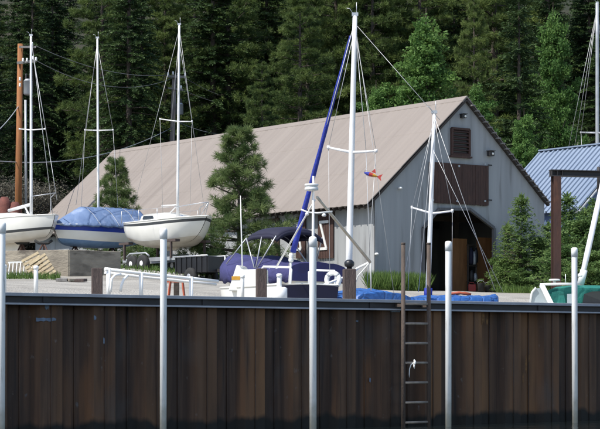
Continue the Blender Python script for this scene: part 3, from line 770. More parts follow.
# three boats on the terrace and trailer at the left
def left_boats():
    g = 'sailing boats laid up on the hard at the left'
    # boat with its bow to the right, cut by the frame
    hd = V((.66, -.75, 0))
    bowp = P(55.0, 219.5, 71.6); L = 5.6
    c = bowp-hd*L/2; c.z = P(30, 220, 73.5).z
    root = thing('sailboat', 'white sailboat with bare mast at far left, rust coloured canvas behind it', 'sailboat', V((c.x, c.y, 4.5)), g)
    Mx = frame(c, hd)
    h, sh = add_hull(root, Mx, L, 2.0, .86, [(.10, 0), (.45, 0), (.54, 1), (1, 2)], [M['gel'], M['dark_stripe'], M['cream']], rake=.45, spring=.08, deadrise=.42)
    add_deck(root, Mx, sh)
    b = MB(Mx); G = []
    for x, w, hh in ((-1.4, .62, .16), (-1.2, .66, .27), (.3, .62, .25), (1.3, .45, .14), (1.7, .33, .04)):
        G.append([V((x, w, .0)), V((x, w*.93, hh*.7)), V((x, w*.6, hh)), V((x, 0, hh*1.08)), V((x, -w*.6, hh)), V((x, -w*.93, hh*.7)), V((x, -w, .0))])
    b.grid(G, 0, True); b.build('cabin', M['gel'], root)
    mf = P(31.2, 218, 72.6); mt = P(31, 36, 72.6)
    m = add_mast(root, mf, mt, .054, .038, [(P(31.2, 130, 72.6), P(19.5, 129, 73.2), P(45, 129, 72.0))])
    wire(root, mt, P(53, 216, 70.4), .010); wire(root, P(34, 60, 72.6), P(48, 143, 72), .013); wire(root, P(48,143,72), P(57, 200, 71.0), .010)
    b = MB(); b.tube([P(31, 204.5, 72.6), P(9, 210.5, 74.5)], .06, 10); b.build('boom', M['mast'], root)
    b = MB(); b.tube([P(27, 212, 72.9), P(33, 219, 72.3)], .035, 8); b.tube([P(25, 207, 73), P(31, 218, 72.6)], .03, 8); b.build('boom_strut', M['mast'], root)
    b = MB(Mx)
    b.tube([V((L/2-.9, .42, .2)), V((L/2-.9, .42, .75)), V((L/2-.05, .05, .85)), V((L/2-.9, -.42, .75)), V((L/2-.9, -.42, .2))], .018, 6); b.build('pulpit', M['alu'], root)
    b = MB(Mx); b.prism([V((-1.2, -.05, -.85)), V((.6, -.05, -.85)), V((.4, -.05, -1.25)), V((-1.0, -.05, -1.25))], V((0, .1, 0))); b.build('keel', M['cream'], root)
    # rust canvas drums behind
    for px, w in ((4.5, .55), (15, .5)):
        p = P(px, 216, 78); gnd = 4.4
        b = MB(); z1 = P(px, 197 if px < 10 else 202, 78).z
        b.lathe(V((p.x, p.y, gnd)), [(w*.45, 0), (w*.5, (z1-gnd)*.5), (w*.5, (z1-gnd)*.9), (w*.25, z1-gnd)], 12)
        tag(b.build('canvas_bundle', M['rust_canvas']), 'rust red canvas bundle behind the left sailboat, %s' % ('at the very edge' if px < 10 else 'beside the utility pole foot'), 'bundle', 'rust red bundles')
    # tarped boat: bow to the left and towards us
    hd = V((-.70, -.714, 0)); bowp = P(53.5, 228, 72.6); L = 3.9
    c = bowp-hd*L/2; c.z = P(92, 227.5, 74.2).z
    root = thing('sailboat', 'blue and white sailboat under a faded blue tarp on the concrete terrace', 'sailboat', V((c.x, c.y, 4.5)), g)
    Mx = frame(c, hd)
    h, sh = add_hull(root, Mx, L, 2.0, .76, [(.25, 0), (.60, 1), (1, 2)], [M['stripe_blue'], M['gel'], M['bottom_blue']], rake=.3, transom=.8, spring=.03, deadrise=.36)
    add_deck(root, Mx, sh)
    mf = P(98.3, 226, 74.2); mt = P(97.4, 38.5, 74.2)
    add_mast(root, mf, mt, .048, .036, [(P(98.0, 130.5, 74.2), P(85, 130, 74.6), P(113, 130, 73.8))])
    for x0, y0, x1, y1 in ((97.4, 45, 85, 130), (85, 130, 81, 215), (97.4, 45, 113, 130), (113, 130, 118, 208), (97.4, 42, 76, 205)): wire(root, P(x0, y0, 74.2), P(x1, y1, 74.2), .007)
    b = MB(Mx); b.prism([V((-.9, -.05, -.9)), V((.6, -.05, -.9)), V((.4, -.05, -1.25)), V((-.7, -.05, -1.25))], V((0, .1, 0))); b.build('keel', M['bottom_blue'], root)
    # tarp draped over a ridge along the boom
    b = MB(Mx); G = []; r = random.Random(3); n = 44
    for i in range(n+1):
        t = i/n; x = -L/2*1.03+L*.99*t
        ridge = .74 if t < .70 else .74-(.74-.06)*((t-.70)/.30)**1.0
        ridge += .02*math.sin(t*7)
        j0 = min(26, max(0, int(t*26))); w = sh[j0][0].y+.05
        row = []
        for k in range(17):
            e = (k-8)/8; a = abs(e)
            if a < .8: y = e/.8*w; z = ridge*(1-(a/.8)**1.7)+.05*(a/.8)
            else: y = math.copysign(w+.03+.02*math.sin(i*1.3), e); z = .05-(a-.8)/.2*(.11+.015*math.sin(i*.9+k)+.01*math.sin(i*2.7))
            z += .010*math.sin(i*1.7+k*2.1)*(1-.6*a)-.05*abs(math.sin(t*6+.6*a))**.7*(1-a)*(a)*2
            row.append(V((x, y+.012*math.sin(i*2.3+k), z)))
        G.append(row)
    b.grid(G, 0, True)
    for G_ in (G[0],):
        ids = [b.v(p) for p in G_]; b.f(ids, 0)
    tp = tag(b.build('boat_tarp', M['tarp'], solid=.012), 'faded pale blue tarp tented over the middle laid up sailboat', 'tarp')
    for i in (9, 20, 30):
        b = MB(); row = [Mx @ p for p in G[i]]; b.tube([p+V((0, 0, .02)) for p in row], .009, 5); b.build('tie_rope', M['galv'], tp)
    # boat on the trailer: bow to the right and towards us
    hd = V((.64, -.768, 0)); bowp = P(207, 219.0, 68.6); L = 4.0
    c = bowp-hd*L/2; c.z = P(165, 221.8, 70.3).z
    root = thing('sailboat', 'white sailboat with dark sheer stripe raised on a trailer by the pine', 'sailboat', V((c.x, c.y, 3.9)), g)
    Mx = frame(c, hd)
    h, sh = add_hull(root, Mx, L, 1.95, .92, [(.09, 0), (.20, 1), (.55, 0), (1, 2)], [M['gel'], M['dark_stripe'], M['bottom_cream']], rake=.8, spring=.10, deadrise=.42)
    add_deck(root, Mx, sh)
    b = MB(Mx); G = []
    for x, w, hh in ((-1.2, .60, .10), (-1.05, .62, .30), (.0, .60, .30), (.7, .44, .18), (1.0, .32, .06)):
        G.append([V((x, w, .0)), V((x, w*.92, hh*.75)), V((x, w*.6, hh)), V((x, 0, hh*1.08)), V((x, -w*.6, hh)), V((x, -w*.92, hh*.75)), V((x, -w, .0))])
    b.grid(G, 0, True); cab = b.build('cabin', M['gel'], root)
    for sd in (1, -1):
        b = MB(Mx); b.prism([V((-.95, sd*.615, .09)), V((-.3, sd*.61, .10)), V((-.35, sd*.595, .20)), V((-.9, sd*.60, .21))], V((0, sd*.012, 0))); b.build('window', M['dark_glass'], cab)
    mf = P(177.5, 217, 69.3); mt = P(179.3, 25, 69.3)
    add_mast(root, mf, mt, .048, .036, [(P(178, 121.5, 69.3), P(160, 119, 69.8), P(192, 121.5, 68.9))])
    for x0, y0, x1, y1 in ((179.2, 28, 205, 214), (179, 40, 171, 122), (179, 40, 192, 121), (160, 119, 163, 217), (192, 121, 190, 216), (179, 30, 131, 218)): wire(root, P(x0, y0, 69), P(x1, y1, 69), .006)
    b = MB(); b.tube([P(162, 206, 70.2), P(177, 205, 69.3)], .03, 8); b.tube([P(166, 217, 70), P(176, 207, 69.4)], .02, 6); b.build('boom_crutch', M['mast'], root)
    b = MB(Mx)
    b.tube([V((L/2-1.0, .45, .05)), V((L/2-1.0, .45, .45)), V((L/2-.3, .18, .53)), V((L/2+.1, 0, .56)), V((L/2-.3, -.18, .53)), V((L/2-1.0, -.45, .45)), V((L/2-1.0, -.45, .05))], .018, 6)
    b.tube([V((L/2-.25, .1, .08)), V((L/2+.08, 0, .55))], .016, 6); b.tube([V((L/2-.25, -.1, .08)), V((L/2+.08, 0, .55))], .016, 6)
    b.build('pulpit', M['alu'], root)
    b = MB(Mx)
    for x in (-1.85, -.8, .3):
        for sd in (1, -1): b.tube([V((x, sd*.88, -.02)), V((x, sd*.88, .42))], .011, 6)
    for sd in (1, -1): b.tube([V((-1.85, sd*.88, .41)), V((.3, sd*.88, .41)), V((L/2-1.0, sd*.45, .45))], .006, 5)
    b.build('lifeline', M['alu'], root)
    b = MB(Mx); b.prism([V((-.7, -.04, -.85)), V((.4, -.04, -.85)), V((.25, -.04, -1.02)), V((-.55, -.04, -1.02))], V((0, .1, 0))); b.build('keel', M['bottom_cream'], root)
    # its trailer
    gnd = gz(c.x, c.y)
    tr = thing('boat_trailer', 'tandem wheeled boat trailer carrying the white striped sailboat', 'trailer', V((c.x, c.y, gnd)))
    zz = gnd-c.z
    b = MB(Mx)
    for sd in (.55, -.55): b.bar(V((-2.2, sd, zz+.45)), V((1.7, sd*.8, zz+.45)), .09, .13)
    for x in (-2.1, -.8, .6, 1.6): b.bar(V((x, -.6, zz+.44)), V((x, .6, zz+.44)), .09, .1)
    b.bar(V((1.6, 0, zz+.45)), V((2.5, 0, zz+.42)), .1, .12)
    b.build('chassis', M['galv'], tr)
    for x in (-1.9, .9):
        for sd in (1, -1):
            b = MB(Mx); b.bar(V((x, sd*.72, zz+.45)), V((x, sd*.72, zz+1.02)), .07, .07); b.bar(V((x-.3, sd*.66, zz+1.05)), V((x+.3, sd*.66, zz+1.05)), .2, .08); b.build('bunk', M['pile_wood'], tr)
    for x in (-1.15, -.5):
        for sd in (1, -1):
            Rw = Matrix.Rotation(math.pi/2, 3, 'X')
            b = MB(Mx); b.lathe(V((x, sd*.9, zz+.3)), [(.17, -.09), (.27, -.09), (.30, -.05), (.30, .05), (.27, .09), (.17, .09)], 20, 0, Rw); w = b.build('tyre', M['tyre'], tr)
            b = MB(Mx); b.lathe(V((x, sd*.9, zz+.3)), [(.165, -.07), (.165, .07), (.06, .1)], 14, 0, Rw); b.lathe(V((x, sd*.9, zz+.3)), [(.06, -.10), (.165, -.075)], 14, 0, Rw); b.build('rim', M['white'], w)
    for sd in (1, -1):
        b = MB(Mx); b.tube([V((-1.5, sd*.9, zz+.55)), V((-1.3, sd*.9, zz+.66)), V((-.35, sd*.9, zz+.66)), V((-.15, sd*.9, zz+.55))], .035, 6); b.build('mudguard', M['galv'], tr)
    # props under the two boats on the terrace
    for px, py0, d, lab in ((22, 243, 73, 'dark curved boat stand under the left sailboat, nearer the frame edge'), (43.5, 243, 72, 'dark curved boat stand under the left sailboat, nearer its bow'), (75, 245, 73.5, 'timber prop under the bow end of the tarped sailboat'), (112, 246, 74.5, 'timber prop under the stern end of the tarped sailboat')):
        p = P(px, py0, d); root = thing('boat_stand', lab, 'boat stand', V((p.x, p.y, 4.5)), 'boat stands on the concrete terrace')
        b = MB(); b.tube([p+V((-.32, 0, .10)), p+V((-.16, 0, -.01)), p+V((.16, 0, -.01)), p+V((.32, 0, .10))], .05, 7); b.build('pad', M['rubber'], root)
        for dx, dy in ((-.3, -.2), (.3, -.2), (0, .3)):
            b = MB(); b.tube([p+V((dx*.1, 0, -.05)), V((p.x+dx, p.y+dy, 4.5))], .03, 6); b.build('leg', M['rust_brown'], root)
left_boats()

# concrete terrace and its retaining wall
def terrace():
    C = P(69, 249.5, 64); top = C.z
    Lf = V((-.95, .31, 0)).normalized()
    zb = 2.9
    R2 = C.copy()
    a = (121-300)/F; s = (a*C.y-C.x)/(WD.x-a*WD.y); R2 = C+WD*s
    L2 = C+Lf*14
    back = V((-.595, .804, 0))*26
    b = MB(); b.prism([V((p.x, p.y, top-.06)) for p in (L2+back, L2+V((0,.35,0)), C+V((0,.4,0)), R2+V((-.3,.2,0)), R2+back)], V((0,0,.03)))
    o = b.build('terrace_ground', M['gravel']); o['kind'] = 'structure'
    b = MB()
    for p, q in ((L2, C), (C, R2)):
        d = (q-p).normalized(); n = V((-d.y, d.x, 0))
        nrow = 1
        hh = (top-zb)/nrow
        Ln = (q-p).length; k = max(1, round(Ln/2.6))
        for r_ in range(nrow):
            off = .5 if r_ % 2 else 0
            cuts = sorted(set([0]+[min(Ln, max(0, (i+off)*Ln/k)) for i in range(0, k+1)]+[Ln]))
            for c0, c1 in zip(cuts, cuts[1:]):
                if c1-c0 < .05: continue
                e = random.uniform(-.02, .02)
                b.prism([p+d*(c0+.008)+n*e+V((0,0,zb+r_*hh-top+.006)), p+d*(c1-.008)+n*e+V((0,0,zb+r_*hh-top+.006)), p+d*(c1-.008)+n*(.5)+V((0,0,zb+r_*hh-top+.006)), p+d*(c0+.008)+n*.5+V((0,0,zb+r_*hh-top+.006))], V((0,0,hh-.012-(0 if r_ < 2 else random.uniform(0, .05)))))
    tag(b.build('retaining_wall', M['concrete'], bevel=.02), 'low retaining wall of weathered tan concrete blocks under the laid up boats', 'wall')
    # separate block by the pine
    a0 = P(210, 259, 68.5); g0 = gz(a0.x, a0.y)-.1
    b = MB(); d = WD; q0 = V((a0.x, a0.y, g0)); w = 22/F*68.5/WD.x*1.1
    b.prism([q0, q0+d*w, q0+d*w+WN*.7, q0+WN*.7], V((0,0,a0.z-g0)))
    tag(b.build('concrete_block', M['concrete'], bevel=.03), 'single tan concrete block between trailer and purple boat, beneath the pine', 'block')
    # pallets leaning on the wall
    for i, (px, d, lean, lab) in enumerate(((40, 63.2, .55, 'weathered wooden pallet leaning on the block wall, beside the white ladder'), (49, 63.0, .75, 'outer wooden pallet leaning rightmost on the block wall'))):
        p = P(px, 281, d); p.z = gz(p.x, p.y)+.02
        tx = Matrix.Rotation(math.radians(-28-i*6), 4, 'Y') @ Matrix.Rotation(math.radians(-22-4*i), 4, 'X')
        Mx = Matrix.Translation(p) @ tx
        root = thing('pallet', lab, 'pallet', p, 'wooden pallets against the block wall')
        for x in (-.25, 0, .25):
            b = MB(Mx); b.box((x, .03, .42), (.05, .09, .84)); b.build('stringer', M['pallet'], root)
        b = MB(Mx)
        for k in range(6): b.box((0, -.03, .06+k*.145), (.6, .02, .09))
        b.build('slats', M['pallet'], root)
    # white ladder lying against the foot of the wall
    p0 = P(7, 279, 63.3); p1 = P(33, 277, 63.3); g = gz(p0.x, p0.y)
    root = thing('white_ladder', 'white painted ladder propped low against the block wall among green weeds', 'ladder', V((p0.x, p0.y, g)))
    u = V((0, .28, .42))
    A0 = V((p0.x, p0.y, g+.06)); A1 = V((p1.x, p1.y, g+.1))
    for o_ in (V((0,0,0)), u):
        b = MB(); b.bar(A0+o_, A1+o_+V((.05,0,0)), .04, .05); b.build('rail', M['white'], root)
    for i in range(7):
        q = A0.lerp(A1, (i+.4)/7); b = MB(); b.tube([q, q+u], .018, 6); b.build('rung', M['white'], root)
    for px, py, w, mm, lab in ((62, 282, .35, 'grey_wood', 'flat grey scrap board on the gravel right of the pallets'), (79, 283.5, .45, 'pile_wood', 'dark brown scrap plank on the gravel below the block wall corner'), (71, 281, .22, 'concrete', 'broken lump of concrete at the block wall corner')):
        p = P(px, py, 61); p.z = gz(p.x, p.y)
        b = MB(); b.box(p+V((0,0,.05)), (w, .25, .09), 0, Matrix.Rotation(random.uniform(-.6, .6), 3, 'Z') @ Matrix.Rotation(.08, 3, 'X'))
        tag(b.build('scrap_board' if mm != 'concrete' else 'concrete_lump', M[mm], bevel=.01), lab, 'scrap')
terrace()

# dark utility trailer behind the railing
def dark_trailer():
    a = P(175, 266, 66.5); e = P(208, 266, 65.0); g = gz((a.x+e.x)/2, 66)
    d = (e-a); d.z = 0; L = d.length; d.normalize(); n = V((-d.y, d.x, 0))
    zt = P(190, 255.5, 66).z
    g = zt-1.02
    c = (a+e)/2
    Mx = frame(V((c.x, c.y, g)), d)
    root = thing('utility_trailer', 'black box trailer with a silver top rail below the striped sailboat', 'trailer', V((c.x, c.y, g)))
    b = MB(Mx); b.box((0, .4, .70), (L, .8, .52)); 
    for i in range(7): b.box((-L/2+.07+i*(L-.14)/6, -.015, .7), (.05, .04, .54))
    b.build('body', M['black'], root, bevel=.01)
    b = MB(Mx); b.tube([V((-L/2, -.02, .985)), V((L/2, -.02, .985))], .025, 8); b.tube([V((-L/2, .82, .985)), V((L/2, .82, .985))], .025, 8); b.build('top_rail', M['alu'], root)
    for x in (-.0, ):
        for y in (-.02, .82):
            Rw = Matrix.Rotation(math.pi/2, 3, 'X')
            b = MB(Mx); b.lathe((x, y, .3), [(.17, -.09), (.28, -.09), (.31, -.05), (.31, .05), (.28, .09), (.17, .09)], 20, 0, Rw); w = b.build('tyre', M['tyre'], root)
            b = MB(Mx); b.lathe((x, y, .3), [(.06, -.11), (.165, -.07), (.165, .07), (.06, .11)], 14, 0, Rw); b.build('rim', M['galv'], w)
    b = MB(Mx); b.bar((L/2, .4, .5), (L/2+.5, .4, .45), .08, .1); b.build('drawbar', M['dark_steel'], root)
    b = MB(Mx); b.tube([(L/2+.4, .4, .05), (L/2+.4, .4, .95)], .035, 8); b.tube([(L/2+.4, .4, .95), (L/2+.55, .36, .97)], .02, 6); b.lathe((L/2+.4, .4, .0), [(.09, 0), (.09, .05)], 10); b.build('jack', M['galv'], root)
dark_trailer()

# white pipe railing and trestle near the cap
def railing():
    z = lambda px, py, d: P(px, py, d)
    root = thing('pipe_railing', 'white pipe railing sloping down to the right on the quay', 'railing', V((on_wall(150, 1.6, 0).x, on_wall(150, 1.6, 0).y, 2.05)))
    def on(px, py, off):
        p = on_wall(px, off, 0); p.z = zat(py, p); return p
    for px, py in ((108.5, 268.5), (141, 272.5), (191, 276.5)):
        t = on(px, py, 1.6); b = MB(); b.tube([V((t.x, t.y, gz(t.x, t.y)-.05)), t], .034, 10); b.build('post', M['pvc'], root)
    b = MB(); b.tube([on(105, 269, 1.6), on(141, 273.5, 1.6), on(191, 278.5, 1.6), on(218, 281.5, 1.6)], .028, 9)
    b.tube([on(105, 272.5, 1.72), on(141, 277, 1.72), on(191, 282, 1.72), on(216, 284.5, 1.72)], .024, 9)
    b.build('top_rail', M['pvc'], root)
    b = MB(); pts = [on(113+4*math.cos(a)-2, 281-10*math.sin(a) if 1 else 0, 1.5) for a in [math.pi*.5+i*.2 for i in range(8)]]
    b.tube([on(121, 274, 1.5), on(115, 275, 1.5), on(111.5, 279, 1.5), on(111, 286, 1.5), on(110.5, 292, 1.5)], .022, 8)
    b.tube([on(128, 275, 1.5), on(124, 279, 1.5), on(121.5, 285, 1.5), on(120.5, 291.5, 1.5)], .022, 8); b.build('bent_pipe', M['pvc'], root)
    p = on(176.5, 290, 2.4); g = gz(p.x, p.y)
    root = thing('sawhorse', 'small orange red sawhorse straddling a dark post behind the pipe railing', 'sawhorse', V((p.x, p.y, g)))
    zt = on(176, 281, 2.4).z
    for sx in (-1, 1):
        for sy in (-.12, .12):
            b = MB(); b.bar(V((p.x+sx*.10, p.y+sy*.4, zt)), V((p.x+sx*.20, p.y+sy, g)), .025, .025); b.build('leg', M['orange'], root)
    b = MB(); b.bar(V((p.x-.16, p.y, zt)), V((p.x+.16, p.y, zt)), .06, .05); b.build('beam', M['orange'], root)
    q = on(176.5, 280, 2.75)
    b = MB(); b.box(V((q.x, q.y, (gz(q.x, q.y)+q.z)/2)), (.09, .09, q.z-gz(q.x, q.y)))
    tag(b.build('short_post', M['dark_wood'], bevel=.008), 'short dark timber post behind the orange sawhorse', 'post')
    for px, py, off, r, lab, base in ((36, 266, 1.4, .034, 'slim white post standing on the gravel before the pallets', 0), (4.2, 265, 1.5, .034, 'slim white post by the left edge of the picture', 0), (242.5, 275, .95, .03, 'slim white post before the white console', 0), (279.3, 274, .95, .04, 'white bollard on a wide white foot before the purple boat', 1)):
        t = on(px, py, off); g = gz(t.x, t.y)-.05
        root = thing('white_post', lab, 'post', V((t.x, t.y, g)), 'short white posts along the quay edge')
        b = MB(); b.lathe(V((t.x, t.y, g)), [(r, 0), (r, t.z-g-.02), (r*.6, t.z-g)], 12); b.build('post', M['pvc'], root)
        c = MB(); c.lathe(V((t.x, t.y, t.z-.05)), [(r*1.2, 0), (r*1.2, .045), (r*.7, .058)], 12); c.build('cap', M['pvc'], root)
        if base: c = MB(); c.lathe(V((t.x, t.y, g)), [(.13, 0), (.13, on(px, 288, off).z-g), (.09, on(px, 287, off).z-g)], 14); c.build('foot', M['pvc'], root)
railing()

# purple covered runabout
def purple_boat():
    hd = V((-.62, .785, 0)); bowp = P(231.5, 258, 50.2); L = 3.45
    c = bowp-hd*L/2; c.z = 3.16
    root = thing('runabout', 'runabout under a purple canvas cover with a dark blue bimini top', 'motorboat', V((c.x, c.y, 2.4)))
    Mx = frame(c, hd)
    h, sh = add_hull(root, Mx, L, 1.8, .74, [(.15, 0), (.6, 0), (1, 1)], [M['gel'], M['navy_top']], rake=.35, spring=.25, transom=.9)
    # canvas cover
    b = MB(Mx); G = []; n = 40
    for i in range(n+1):
        t = i/n; j = min(26, int(t*26)); w = sh[j][0].y+.05; zs = sh[j][0].z; x = sh[0][0].x-.05+(L+.08)*t
        crown = .10+.16*math.exp(-((t-.46)/.18)**2)+.17*sstep(.3, .9, t)*(1-sstep(.93, 1.0, t)*.5)+.06*math.sin(t*math.pi)
        row = []
        for k in range(17):
            e = (k-8)/8; a = abs(e)
            if a < .72: y = e/.72*w; zz = zs+.03+crown*(1-(a/.72)**1.8)
            else: y = math.copysign(w+.012*math.sin(i*1.9), e); zz = zs+.03-(a-.72)/.28*(.36+.03*math.sin(i*1.1))
            zz += .012*math.sin(i*1.2+k*1.7)
            row.append(V((x, y, zz)))
        G.append(row)
    b.grid(G, 0, True); ids = [b.v(p) for p in G[0]]; b.f(ids, 0)
    b.build('canvas_cover', M['navy'], root, solid=.01)
    # bimini
    zt = 4.24-c.z
    b = MB(Mx); G = []
    for i in range(13):
        t = i/12; x = -1.05+1.25*t
        G.append([V((x, .70*e, zt-.20*abs(e)**3-.10*(2*t-1)**4 - .02)) for e in [(-1+2*k/12) for k in range(13)]])
    b.grid(G, 0, True)
    for row in (G[0], G[-1]):
        lo = [p-V((0, 0, .10)) for p in row]; b.grid([row, lo], 0, True)
    for k in (0, -1):
        col = [r[k] for r in G]; lo = [p-V((0,0,.10)) for p in col]; b.grid([col, lo], 0, True)
    b.build('bimini_top', M['navy_top'], root, solid=.015)
    for x0, x1 in ((-1.02, -.5), (.17, -.4), (-.45, -.45)):
        b = MB(Mx)
        for sd in (1, -1): b.tube([V((x1, sd*.88, .05)), V((x0, sd*.70, zt-.27))], .016, 7)
        b.tube([V((x0, .70*e, zt-.20*abs(e)**3-.10*(2*((x0+1.05)/1.25)-1)**4-.05)) for e in [(-1+2*k/10) for k in range(11)]], .014, 7)
        b.build('bimini_hoop', M['alu'], root)
    for sd in (1, -1):
        b = MB(Mx); b.tube([V((.85, sd*.8, .2)), V((.17, sd*.70, zt-.28))], .014, 6); b.build('bimini_strut', M['alu'], root)
purple_boat()

# white console skiff in front of the purple boat
def skiff():
    hd = V((-.45, .89, 0)); c = P(268, 287.5, 38.2); L = 3.5
    root = thing('skiff', 'small white skiff with a square white console and an amber plate', 'boat', V((c.x, c.y, 1.55)))
    Mx = frame(c, hd)
    h, sh = add_hull(root, Mx, L, 1.3, .75, [(.42, 0), (.62, 1), (1, 1)], [M['gel'], M['navy_top']], rake=.3, spring=.04, transom=.92, deadrise=.3)
    add_deck(root, Mx, sh, .04)
    # console with sloping front
    q = V((0, 0, 0))
    k = P(246, 290, 38.0); d = (WD*.95+V((.1, -.1, 0))).normalized(); n = V((-d.y, d.x, 0))
    def cp(px, py, dep=0): 
        p = P(px, py, 37.9); return p + n*dep
    b = MB()
    b.prism([cp(228, 291), cp(262, 291), cp(261.5, 269), cp(242, 269.5), cp(239.5, 266), cp(236.5, 264.5)], V((.12, .55, 0)))
    con = b.build('console', M['gel'], root, bevel=.02)
    b = MB(); b.prism([cp(231.5, 280, -.006), cp(240, 280, -.006), cp(240, 276.2, -.006), cp(231.5, 276.2, -.006)], V((0, .012, 0))); b.build('amber_plate', M['yellow'], con)
    b = MB(); b.tube([cp(247.5, 285, .2), cp(245.2, 195, .2)], [.016, .008], 8); b.build('antenna', M['white'], con)
    for x0, x1, yt, d0 in ((262, 291.5, 266.5, 37.8), (309, 336, 270, 38.8)):
        b = MB(); b.tube([P(x0, 294, d0+.3), P(x0, yt+2, d0+.3), P(x0+1.5, yt, d0+.3), P(x1-1.5, yt+.8, d0), P(x1, yt+3, d0), P(x1-2, 294, d0)], .02, 8); b.build('grab_rail', M['white'], root)
skiff()

# sailing boat with the blue furled sail
def sloop():
    hd = V((-.50, .866, 0)); c = P(328, 300, 38.9); L = 4.0
    root = thing('sailboat', 'white sloop with tall white mast and furled sail in royal blue cover', 'sailboat', V((c.x, c.y, 1.5)), 'small sailing boats in the slip behind the wall')
    Mx = frame(c, hd)
    h, sh = add_hull(root, Mx, L, 1.5, .78, [(.2, 0), (.35, 1), (1, 2)], [M['gel'], M['stripe_blue'], M['bottom_cream']], rake=.5, spring=.0, transom=.7)
    add_deck(root, Mx, sh, .05)
    mf = P(348.3, 292, 38.0); mt = P(355.0, 16, 38.0)
    add_mast(root, mf, mt, .064, .044, [(P(351.6, 152.5, 38), P(328.5, 147.5, 38.3), P(376, 151, 37.6))])
    f0 = P(350.5, 36, 38.2); f1 = P(293, 252, 39.6)
    wire(root, P(354.8, 22, 38), P(288, 268, 39.8), .008, 'forestay')
    b = MB(); n = 16; b.tube([f0.lerp(f1, i/n) for i in range(n+1)], [.022+.034*(i/n)**.8+.004*math.sin(i*2.1) for i in range(n+1)], 10); b.build('furled_sail', M['blue_sail'], root)
    b = MB(); b.lathe(P(291, 262, 39.7), [(.035, 0), (.05, .02), (.05, .06), (.035, .09), (.05, .13), (.035, .17)], 12); b.tube([P(291, 262, 39.7), P(289, 285, 39.8)], .022, 8); b.build('furler_drum', M['white'], root)
    for x0, y0, d0, x1, y1, d1, r in ((355, 24, 38, 366, 150, 37, .006), (366, 150, 37, 370, 262, 36.6, .006), (355.4, 24, 38, 440, 120, 37, .005), (356, 30, 38, 394, 294, 37.2, .004), (328.5, 147.5, 38.3, 330, 290, 38, .005), (354.5, 30, 38, 328.5, 147.5, 38.3, .005), (354.8, 30, 38, 376, 151, 37.6, .005), (376, 151, 37.6, 367, 285, 37.4, .005)):
        wire(root, P(x0, y0, d0), P(x1, y1, d1), r)
    b = MB(); b.tube([P(346, 277, 37.4), P(358, 268, 37), P(370.5, 261.8, 36.6)], .024, 8); b.tube([P(370.5, 261.8, 36.6), P(371, 290, 36.9)], .014, 6); b.tube([P(370.5, 261.8, 36.6), P(358, 276, 36.9), P(352, 292, 37.0)], .012, 6); b.tube([P(306, 287, 38.3), P(322, 285.5, 38), P(340, 278.5, 37.6), P(350, 276, 37.4)], .022, 8)
    b.build('stern_rail', M['white'], root)
    # stern cover
    b = MB(Mx); G = []; n = 16
    for i in range(n+1):
        t = .40*i/n; j = int(t*26); w = sh[j][0].y+.05; zs = sh[j][0].z; x = sh[0][0].x-.05+L*t
        rd = .05+.09*math.sin(i/n*math.pi)+.012*math.sin(i*1.7)
        row = []
        for k in range(15):
            e = (k-7)/7; a = abs(e)
            if a < .7: y = e/.7*w; zz = zs+.04+rd*(1-(a/.7)**1.6)
            else: y = math.copysign(w+.015*math.sin(i*1.3), e); zz = zs+.04-(a-.7)/.3*.55
            row.append(V((x, y, zz+.012*math.sin(i*1.4+k*1.9))))
        G.append(row)
    b.grid(G, 0, True); b.f([b.v(p) for p in G[0]], 0)
    tag(b.build('boat_tarp', M['bright_tarp'], solid=.01), 'bright blue tarp over the stern of the white sloop, beside the lamp post', 'tarp')
    # lifebuoy on the rail
    b = MB(); cc = P(333, 279.8, 37.3); r0 = .125; n = V((-.35, -.93, 0)).normalized(); t = V((n.y, -n.x, 0)); 
    b.tube([cc+t*math.cos(a)*r0+V((0,0,1))*math.sin(a)*r0 for a in [2*math.pi*i/28 for i in range(28)]], .045, 10, closed=True)
    root2 = thing('lifebuoy', 'white ring lifebuoy hung on the rail beside the lamp post', 'lifebuoy', cc)
    lb = b.build('ring', M['white'], root2)
    b = MB()
    for a in (.8, 2.36, 3.93, 5.5): 
        q = cc+t*math.cos(a)*r0+V((0,0,1))*math.sin(a)*r0; tg = -t*math.sin(a)+V((0,0,1))*math.cos(a)
        b.tube([q-tg*.018, q+tg*.018], .048, 10)
    b.build('strap', M['galv'], root2)
    # stepping frame: slim mast with crosspiece and two braces
    ft = on_wall(313, 1.1, 0); ft.z = gz(ft.x, ft.y); d = ft.y
    root3 = thing('light_mast', 'thin white mast with a cylindrical head and two long braces by the sloop', 'mast', ft)
    b = MB(); b.tube([ft, P(313.3, 176, d)], [.03, .018], 10); b.build('mast', M['mast'], root3)
    b = MB(); b.lathe(P(311.5, 191, d), [(.06, 0), (.115, .012), (.115, .05), (.10, .06), (.10, .08), (.115, .085), (.115, .115), (.05, .125)], 16); b.build('radar_reflector', M['white'], root3)
    b = MB(); b.tube([P(301, 209.5, d), P(308, 212.3, d), P(317, 213, d), P(332.5, 211.5, d)], .014, 7); b.lathe(P(307, 215.5, d), [(.02, 0), (.035, .02), (.02, .05)], 8); b.lathe(P(324, 216.5, d), [(.025, 0), (.04, .02), (.02, .05)], 8); b.build('crosspiece', M['white'], root3)
    b = MB(); b.tube([P(317, 197, d), P(370, 262, 36.4)], [.024, .028], 8); b.build('brace', M['tan_spar'], root3)
    b = MB(); b.tube([P(315, 200, d), P(277, 266, 37.2)], [.014, .018], 7); b.build('brace', M['white'], root3)
    # fish windsock on the backstay
    k = P(372, 175, 36.9)
    root4 = thing('fish_windsock', 'small fish shaped windsock in red, yellow and blue on the backstay', 'windsock', k)
    b = MB(); ax = V((.93, -.2, -.3)).normalized(); up = V((.3, 0, .95))
    segs = [(-.15, .02, 0), (-.11, .045, 0), (-.05, .068, 1), (.02, .058, 2), (.07, .040, 2), (.10, .020, 1)]
    rings = []
